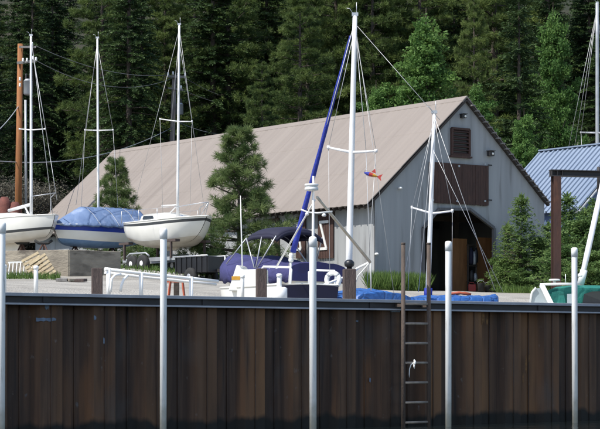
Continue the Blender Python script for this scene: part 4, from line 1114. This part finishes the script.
    R = ax.to_track_quat('Z', 'Y').to_matrix()
    for (x0, r0_, m0), (x1, r1_, m1) in zip(segs, segs[1:]):
        ra = [b.v(k+ax*x0+R @ V((math.cos(a)*r0_, math.sin(a)*r0_*.6, 0))) for a in [2*math.pi*i/10 for i in range(10)]]
        rb = [b.v(k+ax*x1+R @ V((math.cos(a)*r1_, math.sin(a)*r1_*.6, 0))) for a in [2*math.pi*i/10 for i in range(10)]]
        for i in range(10): b.f((ra[i], ra[(i+1) % 10], rb[(i+1) % 10], rb[i]), m0, True)
    b.build('body', [M['blue_sail'], M['red'], M['yellow']], root4)
    b = MB(); b.prism([k+ax*.09, k+ax*.19+up*.075, k+ax*.17, k+ax*.20-up*.06], V((0, .012, 0))); b.prism([k-ax*.03+up*.05, k+ax*.02+up*.13, k+ax*.06+up*.05], V((0, .012, 0))); b.build('fin', M['red'], root4)
    b = MB(); b.tube([P(366.6, 168, 36.9), k-ax*.16], .004, 5); b.build('cord', M['steel_wire'], root4)
sloop()

# dinghy under a bright blue tarp
def dinghy():
    hd = V((.87, .50, 0)); c = P(424, 301.0, 41.0); L = 3.5
    root = thing('sailboat', 'low dinghy under a bright blue tarp, mast rising right before the barn', 'sailboat', V((c.x, c.y, 1.5)), 'small sailing boats in the slip behind the wall')
    Mx = frame(c, hd)
    h, sh = add_hull(root, Mx, L, 1.5, .72, [(.4, 0), (1, 1)], [M['gel'], M['bottom_cream']], rake=.3, spring=.08, transom=.8)
    add_deck(root, Mx, sh, .05)
    mf = P(427.8, 294, 41.2); mt = P(434.3, 113.5, 41.2)
    add_mast(root, mf, mt, .052, .036, [(P(432.0, 213.5, 41.2), P(412, 207.5, 41.5), P(452.3, 211, 40.9))])
    b = MB(); b.tube([P(428.0, 299, 41.2), P(428.3, 288, 41.2)], .085, 10); b.build('mast_boot', M['blue_sail'], root)
    for x0, y0, x1, y1, r in ((434, 120, 412, 207.5, .005), (412, 207.5, 408, 290, .005), (434, 120, 418.5, 292, .006), (434, 118, 452.3, 211, .005), (452.3, 211, 452, 292, .004), (434.2, 116, 495, 290, .006), (433, 150, 503, 292, .005), (434.2, 116, 401, 294, .004)):
        wire(root, P(x0, y0, 41.1), P(x1, y1, 41.1), r)
    b = MB(Mx); G = []; n = 36
    for i in range(n+1):
        t = i/n; j = min(26, int(t*26)); w = sh[j][0].y+.06; zs = sh[j][0].z; x = sh[0][0].x-.06+(L+.1)*t
        ridge = .03+.17*math.exp(-((t-.08)/.13)**2)+.05*math.exp(-((t-.60)/.2)**2)-.03*math.exp(-((t-.35)/.1)**2)+.015*math.sin(i*1.1)
        row = []
        for k in range(15):
            e = (k-7)/7; a = abs(e)
            if a < .75: y = e/.75*w; zz = zs+.03+ridge*(1-(a/.75)**1.5)
            else: y = math.copysign(w, e); zz = zs+.03-(a-.75)/.25*(.5+.04*math.sin(i*.9))
            row.append(V((x, y, zz+.015*math.sin(i*1.6+k*2.0))))
        G.append(row)
    b.grid(G, 0, True)
    tag(b.build('boat_tarp', M['bright_tarp'], solid=.01), 'bright blue tarp lying over the low dinghy behind the ladder', 'tarp')
    b = MB(); p = P(459, 295.2, 40.9)
    b.tube([p+V((-.18, 0, .03)), p+V((0, 0, .05)), p+V((.2, 0, .02))], .03, 7); b.tube([p+V((-.05, .1, .03)), p+V((.12, .05, .05)), p+V((.25, .08, .02))], .025, 7)
    tag(b.build('rope_coil', M['orange']), 'faded orange rope laid along the blue tarp', 'rope')
dinghy()

# green topped cabin boat at the right
def green_boat():
    hd = V((-.80, -.60, 0)); L = 5.4
    bow = P(528, 306, 39.6); c = bow-hd*L/2; c.z = 2.06
    root = thing('cabin_boat', 'white cabin boat with a teal canvas top and slanted windscreen', 'motorboat', V((c.x, c.y, 1.5)))
    Mx = frame(c, hd)
    h, sh = add_hull(root, Mx, L, 2.0, .62, [(.3, 0), (.4, 1), (1, 0)], [M['gel'], M['stripe_blue']], rake=.5, spring=.06, transom=.9)
    add_deck(root, Mx, sh, .06)
    D0 = 40.3
    def q(px, py, d=D0): return P(px, py, d)
    back = V((.9, 1.1, 0))                     # across the boat
    # windscreen
    b = MB()
    b.prism([q(530, 305), q(551, 305), q(545, 287), q(535.5, 288.5), q(532, 293)], V((.02, .05, 0)))
    ws = b.build('windscreen', M['glass'], root)
    b = MB()
    b.tube([q(529.5, 305, D0-.03), q(532, 292, D0-.03), q(536, 287.6, D0-.03)], .02, 8)
    b.bar(q(541.5, 284.8, D0-.06), q(552.0, 306, D0-.06), .10, .10, 0, V((0,1,0)))
    b.tube([q(540, 284.6, D0-.04), q(560, 284.0, D0), q(578, 284.0, D0+.2)], .026, 8)
    b.build('windscreen_frame', M['white'], ws)
    # canvas: long rounded box
    b = MB(); G = []
    prof = [(546, 306), (546, 291), (547.5, 287.5), (552, 285.6), (566, 284.6), (582, 284.6), (600, 285.4), (615, 287), (622, 291), (624, 306)]
    for k in range(9):
        e = k/8; off = back*1.0*e; drop = .06*(2*e-1)**4
        G.append([P(x, y, D0+.35*(x-546)/70)+off-V((0, 0, drop if y < 300 else 0)) for x, y in prof])
    b.grid(G, 0, True)
    for row in (G[0], G[-1]):
        b.f([b.v(p) for p in row], 0)
    cv = b.build('canvas_top', M['teal'], root)
    b = MB()
    b.prism([P(549, 305, D0-.012), P(552, 292, D0-.012), P(563, 289.5, D0+.05), P(566, 305, D0+.05)], V((.0, -.012, 0))); b.build('side_panel', M['teal'], cv)
    b = MB(); b.prism([P(567, 304, D0+.08), P(567, 294, D0+.08), P(575, 293.5, D0+.1), P(575, 304, D0+.1)], V((0, -.014, 0))); b.build('window', M['glass'], cv)
    b = MB(); b.prism([P(582, 305, D0+.13), P(584, 294, D0+.13), P(592, 291.5, D0+.17), P(612, 291, D0+.27), P(613, 305, D0+.27)], V((0, -.014, 0))); b.build('window', M['dark_glass'], cv)
    b = MB(); p = q(554.5, 281.0, D0+.5); b.lathe(p, [(.03, -.07), (.03, .0), (.11, .0), (.12, .02), (.10, .04)], 14); b.build('deck_light', M['white'], root)
    b = MB(); b.tube([q(565.5, 285, D0+.4), q(565.5, 274, D0+.4)], .008, 6); b.build('whip_aerial', M['white'], root)
    # leaning white spar
    a = P(580.5, 284.5, 41.2); e = P(606, 168, 42.0)
    root = thing('leaning_spar', 'thick white spar leaning up to the right off the teal topped boat', 'spar', a)
    b = MB(); b.tube([a, a.lerp(e, .25), e], [.05, .06, .055], 12); b.build('spar', M['mast'], root)
    b = MB(); b.lathe(P(581.5, 277.5, 41.15), [(.045, 0), (.075, .02), (.075, .07), (.045, .09)], 10); b.tube([P(580.5, 284.5, 41.15), P(584, 270, 41.15)], .075, 10); b.build('collar', M['white'], root)
green_boat()

# brown steel hoist frame
def hoist():
    p = P(556, 284, 51); g = gz(p.x, p.y); top = P(556, 176.5, 51).z
    root = thing('hoist_frame', 'tall reddish brown steel hoist post with a dark crossbeam', 'hoist', V((p.x, p.y, g)))
    b = MB(); w = .195
    d = V((.97, .24, 0)).normalized(); n = V((-d.y, d.x, 0))
    for qq in (p, p+d*4.6):
        b = MB()
        q0 = V((qq.x, qq.y, g-.2)); 
        b.bar(q0-n*.1, V((qq.x, qq.y, top))-n*.1, w, .025, 0, n); b.bar(q0+n*.1, V((qq.x, qq.y, top))+n*.1, w, .025, 0, n); b.bar(q0, V((qq.x, qq.y, top)), .03, .19, 0, n)
        b.bar(q0-n*.10+d*.0, V((qq.x, qq.y, top-.05))-n*.10, w*.98, .03, 0, n)
        b.build('post', M['rust_brown'], root)
    b = MB(); c0 = V((p.x, p.y, top))-d*.16; c1 = V((p.x, p.y, top))+d*4.8
    for dz, ww in ((.012, .2), (.158, .2)): b.bar(c0+V((0,0,dz)), c1+V((0,0,dz)), ww, .022)
    b.bar(c0+V((0,0,.085)), c1+V((0,0,.085)), .03, .13)
    for s in (.02, .16, .30): b.bar(c0+d*s+V((0,0,.023)), c0+d*s+V((0,0,.147)), .19, .014, 0, d)
    b.build('crossbeam', M['dark_steel'], root)
    b = MB(); k = P(598.5, 172, 51.6); b.tube([V((k.x, k.y, top-.35)), V((k.x, k.y, top+.3))], .04, 8); b.build('trolley', M['dark_steel'], root)
hoist()

# mast of a boat behind the blue roof
def far_mast():
    d = 97; c = P(596, 175, d); c.z = 6.6
    root = thing('sailboat', 'distant sailboat showing only its tall grey mast above the blue roof', 'sailboat', V((c.x, c.y, 5.0)))
    Mx = frame(c, V((.5, .86, 0)))
    h, sh = add_hull(root, Mx, 6.8, 2.3, 1.1, [(.5, 0), (1, 1)], [M['gel'], M['bottom_cream']]); add_deck(root, Mx, sh)
    mt = P(597.2, 3, d); mf = V((P(597.5, 0, d).x, d, 6.6))
    add_mast(root, mf, mt, .10, .08, [(P(597.3, 133, d), P(581, 132.5, d+.6), P(612, 133, d-.6))], mat=M['galv'])
    for x1, y1 in ((581, 132.5), (612, 133), (566, 160), (574, 150)): wire(root, P(597.2, 8, d), P(x1, y1, d), .010)
    wire(root, P(581, 132.5, d), P(583, 175, d), .010)
far_mast()

# ------------------------------------------------------------------ utility poles and lines
def utility():
    d1 = 86; d2 = 108
    p1 = P(20.3, 44, d1); g1 = gz(p1.x, p1.y)
    r1 = thing('utility_pole', 'orange brown wooden utility pole with a grey transformer at far left', 'utility pole', V((p1.x, p1.y, g1-.3)), 'utility poles along the forest edge')
    b = MB(); b.tube([V((p1.x-.12, p1.y, g1-.3)), p1], [.17, .115], 12); b.build('pole', M['pole_wood'], r1)
    def xf(px, py0, py1, d, r, root):
        a = P(px, py1, d); e = P(px, py0, d); b = MB(); h = e.z-a.z
        b.lathe(a, [(r*.8, 0), (r, .05), (r, h*.85), (r*1.05, h*.86), (r*.6, h)], 14); o = b.build('transformer', M['galv'], root)
        b = MB()
        for dx in (-.08, .08): b.lathe(e+V((dx, 0, 0)), [(.03, -.02), (.05, .06), (.03, .12), (.045, .18), (.015, .24)], 8)
        b.build('bushing', M['dark_steel'], o)
    xf(28, 79, 95, d1-.4, .19, r1)
    b = MB(); b.bar(P(17, 63, d1-.2), P(36, 61, d1-.2), .09, .11); b.bar(P(19, 47, d1-.2), P(36, 47, d1-.2), .07, .09); b.build('crossarm', M['grey_wood'], r1)
    for px, py in ((23, 62), (27, 62), (33, 60), (36, 61), (20, 81), (20, 87), (32, 46)):
        b = MB(); b.lathe(P(px, py, d1-.25), [(.03, 0), (.06, .04), (.035, .08), (.055, .13), (.02, .17)], 8); b.build('insulator', M['white'], r1)
    b = MB(); b.tube([P(25.5, 100, d1-.3), P(26, 214, d1-.3)], .055, 8); b.build('conduit', M['galv'], r1)
    p2 = P(174.5, 75, d2); g2 = gz(p2.x, p2.y)
    r2 = thing('utility_pole', 'grey wooden utility pole with transformer rising behind the barn roof', 'utility pole', V((p2.x, p2.y, g2-.3)), 'utility poles along the forest edge')
    b = MB(); b.tube([V((p2.x-.3, p2.y, g2-.3)), V((p2.x, p2.y, p2.z))], [.18, .12], 12); b.build('pole', M['pole_grey'], r2)
    xf(179.7, 103, 115, d2-.35, .2, r2)
    b = MB(); b.bar(P(167, 76.5, d2-.2), P(186, 77, d2-.2), .09, .12); b.bar(P(168, 88, d2-.2), P(183, 90, d2-.2), .07, .09); b.build('crossarm', M['grey_wood'], r2)
    for px, py in ((168, 76), (173, 75), (178, 76.5), (185, 76.5), (181, 89)):
        b = MB(); b.lathe(P(px, py, d2-.2), [(.035, 0), (.07, .05), (.04, .09), (.06, .15), (.02, .2)], 8); b.build('insulator', M['white'], r2)
    def line(a, c, sag, lab, r=.013):
        b = MB(); b.tube([a.lerp(c, i/18)-V((0,0,sag*4*(i/18)*(1-i/18))) for i in range(19)], r, 5)
        tag(b.build('power_line', M['line'] if r < .02 else M['galv']), lab, 'power line', 'power lines along the forest edge')
    line(P(36, 46, d1), P(168, 75, d2), .45, 'upper thin power line from the orange pole to the grey pole')
    line(P(36, 60.5, d1), P(173, 78, d2), .8, 'lower thin power line from the orange pole to the grey pole')
    line(P(-30, 146, d1-3), P(20, 104, d1), .35, 'pale cable drooping from the left edge up to the orange pole', .02)
    line(P(-40, 156, d1-6), P(173, 127, d2), .9, 'long pale cable crossing low behind the masts to the grey pole', .022)
    line(P(185, 78, d2), P(262, 103, 122), .35, 'upper power line running from the grey pole into the pines')
    line(P(181, 89, d2), P(258, 107, 122), .3, 'lower power line running from the grey pole into the pines')
    line(P(176, 121, d2), P(236, 134, 118), .25, 'pale cable leaving the grey pole just above the barn roof', .02)
utility()

# ------------------------------------------------------------------ foliage
def leaf_object(name, quads, tint, mat, parent=None):
    q = np.asarray(quads, dtype=np.float32); n = len(q)
    me = bpy.data.meshes.new(name)
    me.vertices.add(n*4); me.vertices.foreach_set('co', q.reshape(-1))
    me.loops.add(n*4); me.loops.foreach_set('vertex_index', np.arange(n*4, dtype=np.int32))
    me.polygons.add(n); me.polygons.foreach_set('loop_start', np.arange(0, n*4, 4, dtype=np.int32)); me.polygons.foreach_set('loop_total', np.full(n, 4, dtype=np.int32))
    at = me.attributes.new('tint', 'FLOAT', 'POINT'); at.data.foreach_set('value', np.repeat(np.asarray(tint, dtype=np.float32), 4))
    me.materials.append(mat); me.update(calc_edges=True); me.validate()
    o = bpy.data.objects.new(name, me); COL.objects.link(o)
    if parent: o.parent = parent
    BASE[o.name] = V((0,0,0))
    return o
def nrm(a): return a/np.maximum(np.linalg.norm(a, axis=-1, keepdims=True), 1e-6)
def rhombs(p, d, L, w, rng, flat=None):
    """leaf-shaped quads: base p, direction d, length L, half width w"""
    ref = rng.normal(size=p.shape) if flat is None else np.tile(np.array([0,0,1.0]), (len(p), 1))+rng.normal(size=p.shape)*flat
    s = nrm(np.cross(d, ref)); L = L[:, None]; w = w[:, None]
    return np.stack([p, p+d*L*.45+s*w, p+d*L, p+d*L*.45-s*w], 1)
def trunk_mesh(b, h, r, lean=(0,0), limbs=()):
    b.tube([V((lean[0]*t*t, lean[1]*t*t, h*t-.4*(t == 0))) for t in (0, .1, .25, .5, .75, 1)], [r*1.25, r, r*.85, r*.6, r*.35, r*.06], 10)
    for p, q, rr in limbs: b.tube([p, (V(p)+V(q))/2+V((0,0,.0)), q], [rr, rr*.7, rr*.25], 6)
def fir_geom(h, R, seed, base=.08, spacing=.36, per=7, droop=.28, spray=.5, power=.85, tuftw=.055):
    rng = np.random.default_rng(seed); Q = []; T = []; limbs = []
    z = base*h
    while z < h*.985:
        f = (z-base*h)/(h-base*h)
        for k in range(per):
            if rng.random() < .12: continue
            az = rng.uniform(0, 2*math.pi); L = R*(1-f)**power*rng.uniform(.62, 1.12)+.18
            if f < .15: L *= rng.uniform(.6, 1)
            out = np.array([math.cos(az), math.sin(az), 0]); side = np.array([-out[1], out[0], 0])
            z0 = z+rng.uniform(-.5, .5)*spacing
            rise = .10+.5*f; n = max(3, int(L/.17))
            s = np.linspace(.12, 1, n)
            pos = out[None]*(L*s)[:, None]; pos[:, 2] = z0+L*(rise*s-(droop+.25*(1-f))*s**2)
            bt = rng.uniform(.0, .6)+.15*rng.random()
            sp = spray*(.55+.45*min(1, L/1.5))
            for sg in (-1, 1, 0):
                m = n
                dd = nrm(out[None]*(.75 if sg else 1)+side[None]*sg*rng.uniform(.5, 1.0, (m, 1))+np.array([[0,0,1]])*rng.uniform(-.42, .10, (m, 1)))
                LL = sp*(1.15-.65*s)*rng.uniform(.6, 1.15, m)
                for c in range(2):
                    d2 = nrm(dd+rng.normal(size=(m, 3))*.30); p2 = pos+dd*LL[:, None]*(.0 if c == 0 else .35)
                    Q.append(rhombs(p2, d2, LL*rng.uniform(.6, 1, m), np.full(m, tuftw)*rng.uniform(.7, 1.3, m), rng, .5))
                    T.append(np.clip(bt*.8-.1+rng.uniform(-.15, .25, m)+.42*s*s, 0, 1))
            if rng.random() < .35 and L > .8: limbs.append((V((0, 0, z0)), V((out*L*.8).tolist())+V((0, 0, z0+L*(rise*.8-(droop+.25*(1-f))*.64))), .03+.008*L))
        z += spacing*rng.uniform(.8, 1.2)*(1-.35*f)
    # leader
    p = np.zeros((30, 3)); p[:, 2] = h*(.93+.07*rng.random(30)); d = nrm(rng.normal(size=(30, 3))*.5+[0, 0, .9])
    Q.append(rhombs(p, d, np.full(30, .3), np.full(30, .04), rng)); T.append(np.full(30, .5))
    return np.concatenate(Q), np.concatenate(T), limbs
def pine_geom(h, R, seed, base=.18, nb=95, tuft=.34, needles=16, per=9, wid=.02, shape=.6, up=.25, spread=.22, whorl=0, low=.55, vs=.10):
    rng = np.random.default_rng(seed); Q = []; T = []; limbs = []
    for i in range(nb):
        f = (i+rng.random())/nb; z0 = h*(base+(1-base)*f)*.985
        if whorl: z0 = h*(base+(1-base)*((i//whorl)+.5+rng.uniform(-.22, .22))/(nb/whorl))*.97
        az = i*2.4+rng.uniform(-.6, .6)
        L = R*((1-f)**shape)*(min(1, low+f*2.2))*rng.uniform(.6, 1.15)+.2
        out = np.array([math.cos(az), math.sin(az), 0]); side = np.array([-out[1], out[0], 0])
        rs = rng.uniform(-.15, .25)+up*f
        limbs.append((V((0, 0, z0)), V((out*L*.92).tolist())+V((0, 0, z0+L*rs*.8)), .022+.013*L))
        m = int(per*(.4+L/R*1.2))+2
        s = np.sqrt(rng.uniform(.06, 1, m))
        lat = rng.normal(size=m)*spread*L*(.5+.5*(1-np.abs(s-.6)))
        cen = out[None]*(L*s)[:, None]+side[None]*lat[:, None]; cen[:, 2] = z0+L*rs*s+rng.normal(size=m)*vs*L*.7+.05
        bt = rng.uniform(0, .55)
        for c, ss in zip(cen, s):
            k = needles
            ax = nrm(out*.55+side*rng.normal()*.4+np.array([0, 0, .45]))
            d = nrm(ax[None]*.75+nrm(rng.normal(size=(k, 3))))
            Q.append(rhombs(np.tile(c, (k, 1)), d, tuft*rng.uniform(.6, 1.1, k), np.full(k, wid), rng))
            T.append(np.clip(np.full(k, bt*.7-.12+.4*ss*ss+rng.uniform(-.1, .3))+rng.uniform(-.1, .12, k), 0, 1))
    return np.concatenate(Q), np.concatenate(T), limbs
def broad_geom(h, R, seed, base=.12, limbs_n=46, leaves=95, leaf=.13, cone=.7, crad=.16, per=7):
    rng = np.random.default_rng(seed); Q = []; T = []; limbs = []
    for i in range(limbs_n):
        f = (i+rng.random())/limbs_n; z0 = h*(base*.6+(1-base*.6)*f*.9)
        az = i*2.4+rng.uniform(-.7, .7)
        L = R*math.sin(min(1, (f+.15)/.42)*math.pi/2)*((1-f)**cone*1.3 if f > .25 else 1)*rng.uniform(.55, 1.15)+.1*R
        rise = rng.uniform(.25, .9)+.6*f
        tip = np.array([math.cos(az)*L, math.sin(az)*L, z0+L*rise])
        b0 = np.array([0, 0, z0])
        if tip[2] > h: tip[2] = h*rng.uniform(.94, 1)
        limbs.append((V(b0.tolist()), V((b0+(tip-b0)*.9).tolist()), .012+.004*h*(1-f)))
        for c in range(int(per*(.5+L/R))):
            q = rng.uniform(.25, 1.02)
            cen = b0+(tip-b0)*q+rng.normal(size=3)*R*.10
            cr = crad*R*rng.uniform(.55, 1.25)*(1.15-.5*q); k = int(leaves*rng.uniform(.5, 1.3)*(cr/(crad*R))**1.5)+6
            p = cen+nrm(rng.normal(size=(k, 3)))*cr*rng.uniform(.1, 1, (k, 1))**.55*[1.15, 1.15, .85]
            d = nrm(rng.normal(size=(k, 3))+[0, 0, -.25]); LL = leaf*rng.uniform(.6, 1.25, k)
            Q.append(rhombs(p, d, LL, LL*.36, rng)); T.append(np.clip(rng.uniform(0, .6)+rng.uniform(-.15, .3, k), 0, 1))
    return np.concatenate(Q), np.concatenate(T), limbs
PROTO = {}
def proto(key, gen, mat, h, r):
    Q, T, limbs = gen
    root = bpy.data.objects.new(key[0], None); COL.objects.link(root)
    b = MB(); trunk_mesh(b, h, r, limbs=limbs); BASE[root.name] = V((0,0,0))
    tr = b.build('trunk', M['bark'], root); cr = leaf_object('crown', Q, T, mat, root)
    PROTO[key] = root; root['_h'] = h
    return root
used = set()
def plant(key, name, px, d, topy, label, cat='tree', group=None, rot=None, wide=1.0, basez=None):
    src = PROTO[key]; x = (px-300)/F*d
    o = src if key not in used else copy_tree(src)
    used.add(key)
    if '_h' in o: del o['_h']
    h0 = HEI[key]; g = gz(x, d)-.15 if basez is None else basez
    top = EYE+(HY-topy)/F*d
    s = (top-g)/h0
    o.name = name; o.location = (x, d, g); o.scale = (s*wide, s*wide, s); o.rotation_euler = (0, 0, random.uniform(0, 6.28) if rot is None else rot)
    tag(o, label, cat, group); return o
HEI = {}
def mk(key, gen, mat, h, r): HEI[key] = h; proto(key, gen, mat, h, r)
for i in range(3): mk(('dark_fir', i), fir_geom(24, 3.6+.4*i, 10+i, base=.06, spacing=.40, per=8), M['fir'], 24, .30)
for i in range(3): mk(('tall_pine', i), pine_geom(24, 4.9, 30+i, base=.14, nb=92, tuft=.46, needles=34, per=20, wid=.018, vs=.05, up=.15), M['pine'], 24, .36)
for i in range(2): mk(('green_tree', i), broad_geom(14, 2.55, 50+i, base=.06, limbs_n=78, leaves=120, leaf=.15, cone=.95, crad=.16, per=9), M['leaf'], 14, .16)
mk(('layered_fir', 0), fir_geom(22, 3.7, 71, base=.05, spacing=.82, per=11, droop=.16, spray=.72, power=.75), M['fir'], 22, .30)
for i in range(2): mk(('young_pine', i), pine_geom(5.2, 1.72, 80+i, base=.05, nb=84, tuft=.27, needles=38, per=11, wid=.0075, shape=.95, up=.55, spread=.15, whorl=6, low=.85), M['young'], 5.2, .075)
for i in range(2): mk(('shrub', i), broad_geom(3, 1.0, 90+i, base=.02, limbs_n=40, leaves=90, leaf=.085, cone=.5, crad=.22, per=6), M['shrub'], 3, .04)
mk(('young_fir', 0), fir_geom(4, 1.15, 97, base=.02, spacing=.13, per=13, droop=.05, spray=.30, tuftw=.020, power=.8), M['shrub'], 4, .05)
mk(('brush', 0), broad_geom(1.6, 1.3, 99, base=.02, limbs_n=60, leaves=110, leaf=.045, cone=.4, crad=.3, per=7), M['brush'], 1.6, .02)

# near plants
plant(('young_pine', 0), 'young_pine', 239, 71.5, 127, 'bushy young pine before the long barn wall, left of the purple boat', rot=1.0, wide=1.1)
plant(('young_pine', 1), 'young_pine', 116, 80, 159, 'smaller young pine standing behind the blue tarped sailboat', rot=2.0, wide=.95)
plant(('young_fir', 0), 'young_fir', 521, 72, 198, 'tall full young fir against the right end of the gable', wide=1.0)
plant(('young_fir', 0), 'young_fir', 508, 72.8, 226, 'shorter young fir between the doorway and the tall full young fir', wide=1.1)
plant(('shrub', 0), 'shrub', 538, 72.5, 236, 'dark green shrub at the barn corner, left of the hoist post', 'shrub', 'shrubs at the foot of the barn gable')
plant(('shrub', 1), 'shrub', 505, 72.5, 258, 'low green shrub just right of the barn doorway', 'shrub', 'shrubs at the foot of the barn gable', wide=1.6)
plant(('shrub', 0), 'shrub', 520, 71.5, 270, 'low spreading shrub beneath the tall full young fir', 'shrub', 'shrubs at the foot of the barn gable', wide=2.0)
plant(('young_fir', 0), 'young_fir', 567, 68, 197, 'young fir directly right of the hoist post', wide=1.1)
plant(('shrub', 1), 'shrub', 583, 66, 218, 'rounded green shrub behind the leaning white spar', 'shrub', 'shrubs behind the hoist frame', wide=1.2)
plant(('shrub', 0), 'shrub', 600, 68, 205, 'tall green shrub cut by the right edge below the blue roof', 'shrub', 'shrubs behind the hoist frame', wide=1.1)
plant(('shrub', 1), 'shrub', 565, 64, 246, 'low shrub at the foot of the hoist post', 'shrub', 'shrubs behind the hoist frame', wide=1.7)
plant(('shrub', 0), 'shrub', 592, 61, 250, 'low shrub behind the teal canvas top', 'shrub', 'shrubs behind the hoist frame', wide=1.8)
plant(('young_fir', 0), 'young_fir', 549, 74, 225, 'short young fir half behind the barn corner', wide=1.2)
plant(('shrub', 1), 'shrub', 206, 71, 248, 'small green bush between the trailer and the young pine', 'shrub', None, wide=1.2)
plant(('shrub', 0), 'shrub', 152, 74, 246, 'small bush in the shade under the trailer sailboat', 'shrub', None, wide=1.5)
plant(('brush', 0), 'brush', 4, 92, 190, 'grey dry brush on the bank left of the orange pole', 'shrub', 'dry brush on the left bank', wide=.95)
plant(('brush', 0), 'brush', 27, 94, 193, 'grey dry brush on the bank right of the orange pole', 'shrub', 'dry brush on the left bank', wide=.75)
plant(('shrub', 0), 'shrub', 243, 70.5, 249, 'small green bush at the foot of the larger young pine', 'shrub', None, wide=1.3)
# trees one can tell apart at the forest edge
plant(('green_tree', 0), 'green_tree', 426, 101, 8, 'tall bright green leafy tree above the barn ridge', wide=1.15)
plant(('green_tree', 1), 'green_tree', 376, 101, 80, 'lower bright green leafy tree behind the barn roof, beside the sloop mast', wide=1.1)
plant(('green_tree', 1), 'green_tree', 524, 92, 108, 'bright green leafy tree between the gable and the blue roof', wide=.95)
plant(('green_tree', 0), 'green_tree', 553, 107, 2, 'tall leafy tree right of the layered fir', wide=.75)
plant(('green_tree', 1), 'green_tree', 478, 98, 78, 'small leafy tree peeking over the gable peak', wide=.9)
plant(('layered_fir', 0), 'layered_fir', 519, 102, -22, 'large dark fir with layered branches behind the gable', wide=.95)
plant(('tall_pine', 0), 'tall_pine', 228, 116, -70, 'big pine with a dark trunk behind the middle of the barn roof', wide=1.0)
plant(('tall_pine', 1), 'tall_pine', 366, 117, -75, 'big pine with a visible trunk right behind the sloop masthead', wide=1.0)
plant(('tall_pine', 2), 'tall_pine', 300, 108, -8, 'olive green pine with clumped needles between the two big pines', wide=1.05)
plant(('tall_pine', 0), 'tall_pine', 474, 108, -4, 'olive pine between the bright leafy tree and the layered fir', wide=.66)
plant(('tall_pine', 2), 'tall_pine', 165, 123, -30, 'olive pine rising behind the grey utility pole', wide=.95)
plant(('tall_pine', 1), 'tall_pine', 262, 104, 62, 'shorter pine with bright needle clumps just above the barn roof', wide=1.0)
k = 0
rr = random.Random(11)
for d, step in ((109, 52), (117, 40), (127, 40), (139, 38), (153, 40)):
    px = -90+rr.uniform(0, step)
    while px < 690:
        x = px+rr.uniform(-.25, .25)*step
        if not (d < 112 and 395 < x < 570) and not (d < 112 and 200 < x < 400) and not (d < 122 and 148 < x < 205) and not (d < 122 and 500 < x < 545):
            conifer = rr.random() < (.85 if x < 140 or x > 545 else .45)
            key = ('dark_fir', k % 3) if conifer else ('tall_pine', k % 3)
            nm = key[0]
            lab = 'dark fir standing in the dense forest behind the barn' if nm == 'dark_fir' else 'tall pine standing deep in the dense forest behind the barn'
            plant(key, nm, x, d+rr.uniform(-3, 3), rr.uniform(-110, -25) if d < 130 else rr.uniform(-60, -10), lab, 'tree', 'dark firs in the dense forest' if nm == 'dark_fir' else 'pines in the dense forest', wide=rr.uniform(.9, 1.2))
            k += 1
        px += step

# grass and weeds
def grass():
    rng = np.random.default_rng(5)
    def blades(n, xs, ds, hmin, hmax, w, name, label=None):
        px = rng.uniform(*xs, n); dd = rng.uniform(*ds, n)
        x = (px-300)/F*dd; z = np.array([gz(a, b) for a, b in zip(x, dd)])-.02
        p = np.stack([x, dd, z], 1); d = nrm(rng.normal(size=(n, 3))*[.28, .28, 0]+[0, 0, 1]); L = rng.uniform(hmin, hmax, n)
        return rhombs(p, d, L, np.full(n, w), rng), np.clip(rng.uniform(0, 1, n), 0, 1)
    sets = [blades(5200, (368, 428), (67.6, 70.2), .25, .75, .016, ''), blades(900, (497, 545), (69.5, 72), .15, .4, .016, ''), blades(900, (5, 60), (61.8, 63.4), .08, .3, .013, ''), blades(700, (200, 235), (66, 69), .1, .35, .014, ''), blades(500, (120, 200), (66, 71), .08, .25, .014, '')]
    o = leaf_object('grass', np.concatenate([s[0] for s in sets]), np.concatenate([s[1] for s in sets]), M['grass_mat'])
    o['kind'] = 'stuff'
grass()

# ------------------------------------------------------------------ light, camera
el = math.radians(55); hx, hy = -.805, -.593
to_sun = V((hx*math.cos(el), hy*math.cos(el), math.sin(el))).normalized()
sun = bpy.data.lights.new('sun', 'SUN'); sun.energy = 4.2; sun.angle = math.radians(.5); sun.color = (1, .96, .89)
so = bpy.data.objects.new('sun', sun); COL.objects.link(so); so.rotation_euler = (-to_sun).to_track_quat('-Z', 'Y').to_euler(); so.location = (0, 0, 60)
w = bpy.data.worlds.new('World'); sc.world = w; w.use_nodes = True
nt = w.node_tree; bg = nt.nodes['Background']
sky = nt.nodes.new('ShaderNodeTexSky'); sky.sky_type = 'NISHITA'; sky.sun_disc = False; sky.sun_elevation = el; sky.sun_rotation = math.atan2(hx, hy)
nt.links.new(sky.outputs[0], bg.inputs['Color']); bg.inputs['Strength'].default_value = .15
cam = bpy.data.cameras.new('camera'); co = bpy.data.objects.new('camera', cam); COL.objects.link(co)
co.location = (0, 0, EYE); co.rotation_euler = (math.radians(90), 0, 0)
cam.sensor_width = 36; cam.lens = F/600*36; cam.shift_y = (HY-214.5)/600; cam.clip_end = 2000; cam.clip_start = .5
sc.camera = co
sc.view_settings.view_transform = 'Standard'; sc.view_settings.look = 'None'; sc.view_settings.exposure = .5; sc.view_settings.gamma = 1
sc.view_settings.use_curve_mapping = False
for o in list(bpy.data.objects):
    if '_h' in o: del o['_h']
